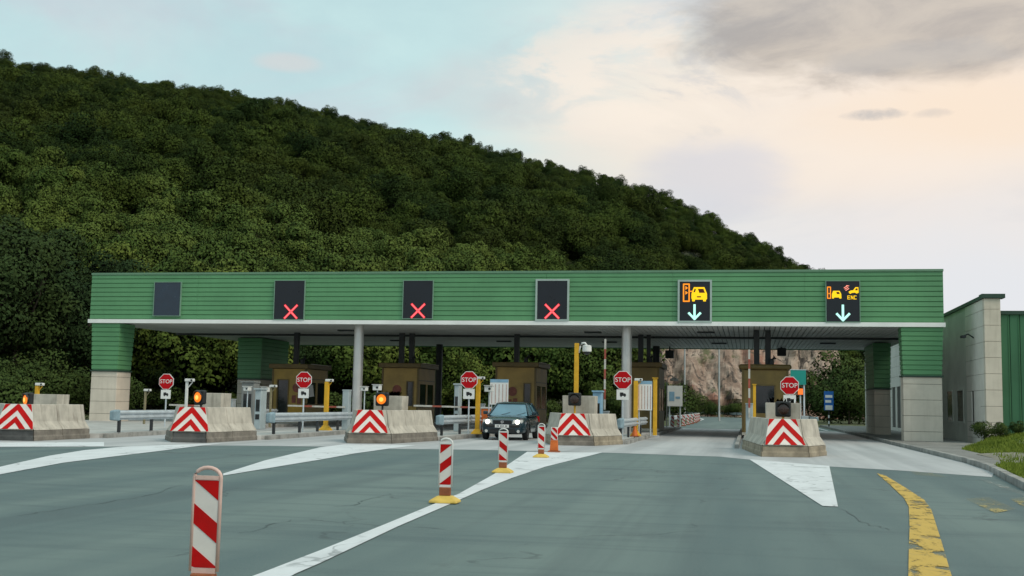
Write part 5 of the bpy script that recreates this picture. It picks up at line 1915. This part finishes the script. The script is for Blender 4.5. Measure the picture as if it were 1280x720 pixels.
def build_rock():
    nu, nv = 120, 34
    vs, fs = [], []
    for i in range(nu + 1):
        px = 765 + (1085 - 765) * i / nu
        hgt = 15.2 * sstep(765, 840, px) * (1 - .9 * sstep(1030, 1085, px)) + 1.4 * noise.noise(Vector((px * .03, 0, 9)))
        for j in range(nv + 1):
            v = j / nv
            d = 190 + 9.5 * v ** .8
            l = (px - 640) / 1440 * d
            X, Y = d * FH.x + l * RH.x, d * FH.y + l * RH.y
            z = -.3 + hgt * v
            q = Vector((l * .16, z * .11, 0))
            dd = 3.6 * noise.fractal(q, 1.0, 2.1, 5) + 3.0 * abs(noise.noise(Vector((l * .28, z * .06 + 3, 2)))) + .5 * noise.noise(Vector((l * .9, z * .6, 7)))
            dd *= min(1, v * 5) * (1 - .5 * v)
            vs.append((X - FH.x * dd, Y - FH.y * dd, z))
    for i in range(nu):
        for j in range(nv):
            a = i * (nv + 1) + j
            fs.append((a, a + nv + 1, a + nv + 2, a + 1))
    struct('rock_cutting', MB().add(vs, fs), rock)


build_rock()

# ------------------------------------------------------------------ trees


def crown_mesh(name, seed, rx, rz, nblob, nleaf, ls, m_, zc, low=.0):
    rg = np.random.default_rng(seed)
    # clump centres spread through an uneven ellipsoid
    u = rg.normal(size=(nblob, 3))
    u /= np.linalg.norm(u, axis=1)[:, None]
    rad = rg.uniform(.35, .80, nblob)[:, None]
    c = u * rad * np.array([rx, rx, rz])
    c[:, 2] = np.where(c[:, 2] < -rz * .55, c[:, 2] * .5, c[:, 2])
    br = rg.uniform(.26, .46, nblob) * rx
    br[0] *= 1.5
    c[0] = (0, 0, 0)
    w = br ** 2
    bi = rg.choice(nblob, nleaf, p=w / w.sum())
    d = rg.normal(size=(nleaf, 3))
    d[:, 2] += .35
    d /= np.linalg.norm(d, axis=1)[:, None]
    p = c[bi] + d * br[bi][:, None] * rg.uniform(.72, 1.06, nleaf)[:, None] * np.array([1, 1, .85])
    p[:, 2] += zc
    nrm = d * .9 + rg.normal(size=(nleaf, 3)) * .42
    nrm /= np.linalg.norm(nrm, axis=1)[:, None]
    a = np.cross(nrm, rg.normal(size=(nleaf, 3)))
    a /= np.linalg.norm(a, axis=1)[:, None]
    b = np.cross(nrm, a)
    s = (ls * rg.uniform(.55, 1.35, nleaf))[:, None]
    q = np.stack([p - a * s * .5, p + b * s * .32 + a * s * .05, p + a * s * .5, p - b * s * .32 - a * s * .08], 1).reshape(-1, 3)
    me = bpy.data.meshes.new(name)
    me.vertices.add(len(q))
    me.vertices.foreach_set('co', q.ravel())
    me.loops.add(nleaf * 4)
    me.loops.foreach_set('vertex_index', np.arange(nleaf * 4, dtype=np.int32))
    me.polygons.add(nleaf)
    me.polygons.foreach_set('loop_start', np.arange(nleaf, dtype=np.int32) * 4)
    me.materials.append(m_)
    ctr = np.array([0, 0, zc - rz * .35])
    o_ = (p - ctr) / np.array([rx, rx, rz])
    o_ /= np.linalg.norm(o_, axis=1)[:, None] + 1e-6
    cn = d * .62 + o_ * .5 + rg.normal(size=(nleaf, 3)) * .20
    cn /= np.linalg.norm(cn, axis=1)[:, None]
    at_ = me.attributes.new('clump_normal', 'FLOAT_VECTOR', 'POINT')
    at_.data.foreach_set('vector', np.repeat(cn, 4, axis=0).astype(np.float32).ravel())
    me.update()
    return me


def trunk_mesh(name, seed, H, r, rx):
    rg = random.Random(seed)
    mb_ = MB()
    top = (rg.uniform(-.3, .3), rg.uniform(-.3, .3), H * .75)
    mb_.tube([(0, 0, -.4), (top[0] * .4, top[1] * .4, H * .35), top], r, 7, r * .35)
    for k in range(5):
        a = rg.uniform(0, 2 * pi)
        z = H * rg.uniform(.3, .6)
        f = z / (H * .75)
        mb_.tube([(top[0] * f, top[1] * f, z), (top[0] * f + cos(a) * rx * .4, top[1] * f + sin(a) * rx * .4, z + H * .16), (cos(a) * rx * .65, sin(a) * rx * .65, z + H * .27)], r * .4, 5, r * .12)
    return mb_.mesh(name, bark)


def kind_set(prefix, n_, rx, rz, zc, nb, nl, ls, m_, seed):
    out = []
    for i in range(n_):
        rg = random.Random(seed + i)
        kx, kz = rg.uniform(.85, 1.15), rg.uniform(.85, 1.2)
        out.append((crown_mesh(prefix + '_crown', seed + i, rx * kx, rz * kz, nb, nl, ls, m_, zc), trunk_mesh(prefix + '_trunk', seed + i, zc + rz * .6, .03 * zc + .03, rx)))
    return out


HILL = kind_set('hill', 6, 4.4, 3.8, 5.4, 24, 6500, .32, leaf_hill, 100)
SLOPE = kind_set('slope', 6, 3.0, 3.1, 3.8, 22, 6500, .22, leaf_slope, 200)
NEAR = kind_set('near', 5, 3.6, 4.4, 6.0, 24, 15000, .21, leaf_near, 300)
BUSH = kind_set('bush', 4, 3.0, 2.5, 2.2, 26, 7000, .20, leaf_shrub, 500)
SHRUB = kind_set('shrub', 4, 1.5, 1.2, 1.15, 12, 2600, .15, leaf_shrub, 400)


def add_tree(name, label, cat, group, variant, loc, sc, rz, sz=1.0):
    t = thing(name, label, cat, loc, rz, group)
    t.scale = (sc, sc, sc * sz)
    for nm, me in (('crown', variant[0]), ('trunk', variant[1])):
        o_ = bpy.data.objects.new(nm, me)
        col.objects.link(o_)
        o_.parent = t
    return t


tr = random.Random(11)
cand = []
d = 92.0
while d < 445:
    l = -.80 * d
    low = d < 200
    step = 4.2 if low else 5.6 + (d - 205) * .003
    while l < .46 * d:
        dd, ll = d + tr.uniform(-.45, .45) * step, l + tr.uniform(-.45, .45) * step
        X, Y = dd * FH.x + ll * RH.x, dd * FH.y + ll * RH.y
        px = 640 + 1440 * ll / dd
        z = hill_z(X, Y)
        l += step
        if z < .8 and not (px < 800 and dd < 130):
            continue
        if 770 < px < 1090 and dd < 206:
            continue
        if px < 790 and Y < 84:
            continue
        # distance from the foot of the slope decides young pale growth or old dark wood
        t01 = (dd - 92) / (DR - 92)
        cand.append((dd, px, X, Y, z, t01))
    d += step * .92
objs, rest = [], []


def lerp_zone(px):
    for lim, txt in ((112, 'left of the canopy'), (270, 'over the blank lane signal'), (430, 'over the leftmost red cross'), (600, 'over the middle red cross'), (775, 'over the rightmost red cross'), (955, 'over the orange car symbol')):
        if px < lim:
            return txt
    return 'over the right end of the canopy'


for c in cand:
    dd, px, X, Y, z, t01 = c
    edge_ = lerp_tab([(-300, 190), (150, 196), (640, 200), (800, 176), (900, 150)], px) + 40 * noise.noise(Vector((px * .006, 1.7, 0)))
    young = dd < edge_ + tr.gauss(0, 9)
    ytop = 505.5 + (px - 640) * .019 - 1440 * (z + (4.5 if young else 7.0) - EYE) / dd
    vis = ytop < 336 or px < 105 or 425 < ytop + 40 * 100 / dd
    ridge = dd > DR - 14
    objs.append((c, young, ridge, ytop, vis and (-30 < px < 1130)))
# single trees: those along the skyline and those that show largest above the canopy
single = sorted([o for o in objs if o[2] and o[4]], key=lambda o: o[0][1])
single_r = single[::max(1, len(single) // 110)][:112]
front = sorted([o for o in objs if o[4] and not o[2] and o[3] < 340], key=lambda o: o[0][0])[:160]
ids = {id(o) for o in single_r} | {id(o) for o in front}
pts = []
for o in objs:
    (dd, px, X, Y, z, t01), young, ridge, ytop, vis = o
    if young:
        sc = tr.choice((.6, .8, 1.0, 1.2, 1.5)) * tr.uniform(.9, 1.1)
    else:
        sc = tr.choice((.55, .68, .8, .9, 1.0, 1.25)) * tr.uniform(.9, 1.1) * (1.0 if not ridge else tr.choice((.42, .5, .58, .66)))
        if dd > DR - 70 and not ridge:
            sc = .62 + .22 * tr.random()
    vi = tr.randrange(6)
    rz = tr.uniform(0, 2 * pi)
    if id(o) in ids:
        zone = lerp_zone(px)
        if ridge:
            add_tree('broadleaf_tree', 'dark broadleaf tree on the hill skyline high ' + zone, 'tree', 'skyline trees ' + zone, HILL[vi], (X, Y, z - .2), sc, rz, tr.uniform(1.0, 1.45))
        elif young:
            add_tree('young_tree', 'yellow green young tree just above the canopy ' + zone, 'tree', 'young trees ' + zone, SLOPE[vi], (X, Y, z - .2), sc, rz)
        else:
            add_tree('broadleaf_tree', 'dark green tree on the lower hillside ' + zone, 'tree', 'lower hillside trees ' + zone, HILL[vi], (X, Y, z - .2), sc, rz)
    else:
        pts.append((X, Y, z - .2, sc, rz, vi + (6 if young else 0)))


def build_forest(pts):
    me = bpy.data.meshes.new('forest')
    me.from_pydata([p[:3] for p in pts], [], [])
    for nm, ty, k in (('sc', 'FLOAT', 3), ('rz', 'FLOAT', 4), ('vi', 'INT', 5)):
        at_ = me.attributes.new(nm, ty, 'POINT')
        at_.data.foreach_set('value', [p[k] for p in pts])
    o_ = bpy.data.objects.new('forest', me)
    col.objects.link(o_)
    o_['kind'] = 'stuff'
    o_['label'] = 'dense broadleaf wood covering the whole hillside'
    ng = bpy.data.node_groups.new('forest_scatter', 'GeometryNodeTree')
    ng.interface.new_socket('Geometry', in_out='INPUT', socket_type='NodeSocketGeometry')
    ng.interface.new_socket('Geometry', in_out='OUTPUT', socket_type='NodeSocketGeometry')
    N = ng.nodes
    gi, go = N.new('NodeGroupInput'), N.new('NodeGroupOutput')
    join = N.new('GeometryNodeJoinGeometry')
    srcs = []
    for vs_ in HILL + SLOPE:
        for ob in bpy.data.objects:
            if ob.data is vs_[0]:
                srcs.append(ob)
                break
    # the join lists its inputs last link first
    for ob in reversed(srcs):
        oi = N.new('GeometryNodeObjectInfo')
        oi.inputs['Object'].default_value = ob
        oi.inputs['As Instance'].default_value = True
        oi.transform_space = 'ORIGINAL'
        ng.links.new(oi.outputs['Geometry'], join.inputs[0])
    ip = N.new('GeometryNodeInstanceOnPoints')
    ip.inputs['Pick Instance'].default_value = True

    def attr(nm, ty):
        a_ = N.new('GeometryNodeInputNamedAttribute')
        a_.data_type = ty
        a_.inputs[0].default_value = nm
        return [s_ for s_ in a_.outputs if s_.enabled and s_.name == 'Attribute'][0]
    cx_ = N.new('ShaderNodeCombineXYZ')
    ng.links.new(attr('rz', 'FLOAT'), cx_.inputs[2])
    ng.links.new(gi.outputs[0], ip.inputs['Points'])
    ng.links.new(join.outputs[0], ip.inputs['Instance'])
    ng.links.new(attr('vi', 'INT'), ip.inputs['Instance Index'])
    ng.links.new(cx_.outputs[0], ip.inputs['Rotation'])
    ng.links.new(attr('sc', 'FLOAT'), ip.inputs['Scale'])
    ng.links.new(ip.outputs[0], go.inputs[0])
    md = o_.modifiers.new('scatter', 'NODES')
    md.node_group = ng
    print('forest', len(pts), 'sources', len(srcs), len(HILL + SLOPE), 'single', len(ids))


build_forest(pts)

# large dark trees close behind the left end, and the row seen under the canopy
nt = random.Random(21)
for k, (px, d, sc) in enumerate([(-40, 70, 1.3), (20, 78, 1.25), (75, 84, 1.15), (-10, 90, 1.5), (60, 97, 1.45), (110, 90, 1.1), (130, 100, 1.2)]):
    l = (px - 640) / 1440 * d
    X, Y = d * FH.x + l * RH.x, d * FH.y + l * RH.y
    add_tree('near_tree', ['large dark tree at the very left edge, nearest of its row', 'large dark tree above the leftmost amber lamp', 'large dark tree touching the left end of the canopy', 'tallest dark tree behind the left edge of the plaza', 'tall dark tree above the leftmost concrete box', 'dark tree right behind the left stone pillar', 'dark tree behind the canopy just right of the left stone pillar'][k], 'tree', 'large dark trees at the left', NEAR[k % 5], (X, Y, hill_z(X, Y) - .2), sc, nt.uniform(0, 6.28))
UNDER = ['dark tree under the canopy just right of the left stone pillar', 'dark tree under the canopy straight behind the far left STOP sign', 'dark tree under the canopy behind the white camera post',
         'dark tree under the canopy left of the dark rear pillar', 'dark tree under the canopy behind the rear left pillar', 'dark tree under the canopy over the left half of the ochre booth', 'dark tree under the canopy over the right half of the ochre booth',
         'dark tree under the canopy left of the left steel column', 'dark tree under the canopy just right of the left steel column', 'dark tree under the canopy over the booth behind the round amber lamp', 'dark tree under the canopy beside the dark rear column',
         'pale tree under the canopy right of the dark rear column', 'pale tree under the canopy behind the STOP sign left of the car', 'pale tree under the canopy over the booth behind the blue car', 'pale tree under the canopy right of the booth behind the car',
         'pale tree under the canopy left of the tall yellow post', 'pale tree under the canopy right of the tall yellow post', 'pale tree under the canopy behind the raised barrier arm', 'pale tree under the canopy behind the right steel column']
for k, px in enumerate(list(range(170, 790, 34))):
    d = 98 + nt.uniform(-6, 8) + (px > 500) * 6
    l = (px - 640) / 1440 * d
    X, Y = d * FH.x + l * RH.x, d * FH.y + l * RH.y
    dark = px < 520
    add_tree('near_tree' if dark else 'young_tree', UNDER[k] , 'tree',
             'dark trees seen under the canopy' if dark else 'pale trees seen under the canopy', (NEAR if dark else SLOPE)[k % 5], (X, Y, hill_z(X, Y) - .2), nt.uniform(.62, .85) if dark else nt.uniform(1.0, 1.35), nt.uniform(0, 6.28))
# shrubs
for k, (px, d, sc, lab) in enumerate([(15, 50, 1.15, 'green bush behind the leftmost concrete barrier'), (886, 176, 1.6, 'dark shrub at the foot of the rock cutting, left of the far lamp pole'), (920, 178, 1.7, 'dark shrub at the foot of the rock cutting, right of the far lamp pole'),
                                      (833, 120, 2.2, 'green shrub left of the rock cutting'), (866, 165, 1.7, 'low green shrub between the two lamp poles'), (1038, 132, 2.6, 'dark shrub left of the dark rear pillar, beyond the blue sign'), (1062, 118, 2.6, 'leafy shrub beside the dark rear pillar beyond the canopy'), (1075, 150, 4.0, 'tall shrub behind the dark rear pillar'), (1050, 165, 4.2, 'tall dark shrub at the right end of the rock cutting'), (1098, 125, 3.0, 'shrub hidden partly by the dark rear pillar')]):
    l = (px - 640) / 1440 * d
    X, Y = d * FH.x + l * RH.x, d * FH.y + l * RH.y
    add_tree('shrub', lab, 'shrub', 'shrubs beside the road', (BUSH if sc > 1.5 else SHRUB)[k % 4], (X, Y, hill_z(X, Y) - .1), sc * (.5 if sc > 1.5 else 1), nt.uniform(0, 6.28), .75 if k in (1, 2) else 1.0)
for k, (x, y, sc) in enumerate([(8.75, 46.6, .38), (9.1, 45.6, .30), (9.9, 46.4, .26), (10.9, 46.8, .24)]):
    add_tree('weed_bush', ['dark weed bush at the corner of the stone clad building', 'lower weed clump in front of the bush at the building corner', 'small weed clump below the stone corner', 'small weed clump below the green cladding'][k], 'bush', 'weeds along the building', SHRUB[(k + 1) % 4], (x, y, verge_z(x, y) - .05), sc, nt.uniform(0, 6.28))
# trees right of the rock cutting closing the view under the canopy
for k, (px, d) in enumerate([(1045, 205), (1075, 200), (1100, 210), (1130, 215), (1160, 222)]):
    l = (px - 640) / 1440 * d
    X, Y = d * FH.x + l * RH.x, d * FH.y + l * RH.y
    add_tree('broadleaf_tree', 'green tree at the right end of the rock cutting seen under the canopy', 'tree', 'trees right of the rock cutting', HILL[k % 6], (X, Y, hill_z(X, Y) - .3), nt.uniform(.95, 1.25), nt.uniform(0, 6.28))

# undergrowth on the bank behind the lanes
for k in range(26):
    px = 5 + k * 31
    d = 88 + nt.uniform(-3, 6) + (px > 500) * 4
    l = (px - 640) / 1440 * d
    X, Y = d * FH.x + l * RH.x, d * FH.y + l * RH.y
    w_ = 'left of the canopy pillar' if px < 112 else 'behind the far left lanes' if px < 330 else 'behind the ochre booth' if px < 440 else 'behind the middle booths' if px < 690 else 'left of the right steel column'
    add_tree('shrub', 'low green shrub on the bank ' + w_, 'shrub', 'undergrowth ' + w_, SHRUB[k % 4], (X, Y, hill_z(X, Y) - .1), nt.uniform(.9, 1.5), nt.uniform(0, 6.28), nt.uniform(.7, 1.0))
for k, (px, d, sc, lab) in enumerate([(-18, 64, .75, 'dark bush at the very left edge behind the barrier'), (22, 66, .8, 'dark bush behind the short yellow camera post'), (58, 67, .85, 'dark bush behind the leftmost concrete box'),
                                      (92, 69, .8, 'dark bush touching the left stone pillar'), (150, 84, .7, 'dark bush seen just right of the left stone pillar'), (38, 72, 1.0, 'taller dark bush behind the leftmost concrete barrier')]):
    l = (px - 640) / 1440 * d
    X, Y = d * FH.x + l * RH.x, d * FH.y + l * RH.y
    t = add_tree('bush', lab, 'bush', 'bushes behind the leftmost barrier', BUSH[k % 4], (X, Y, hill_z(X, Y) - .1), sc, nt.uniform(0, 6.28))
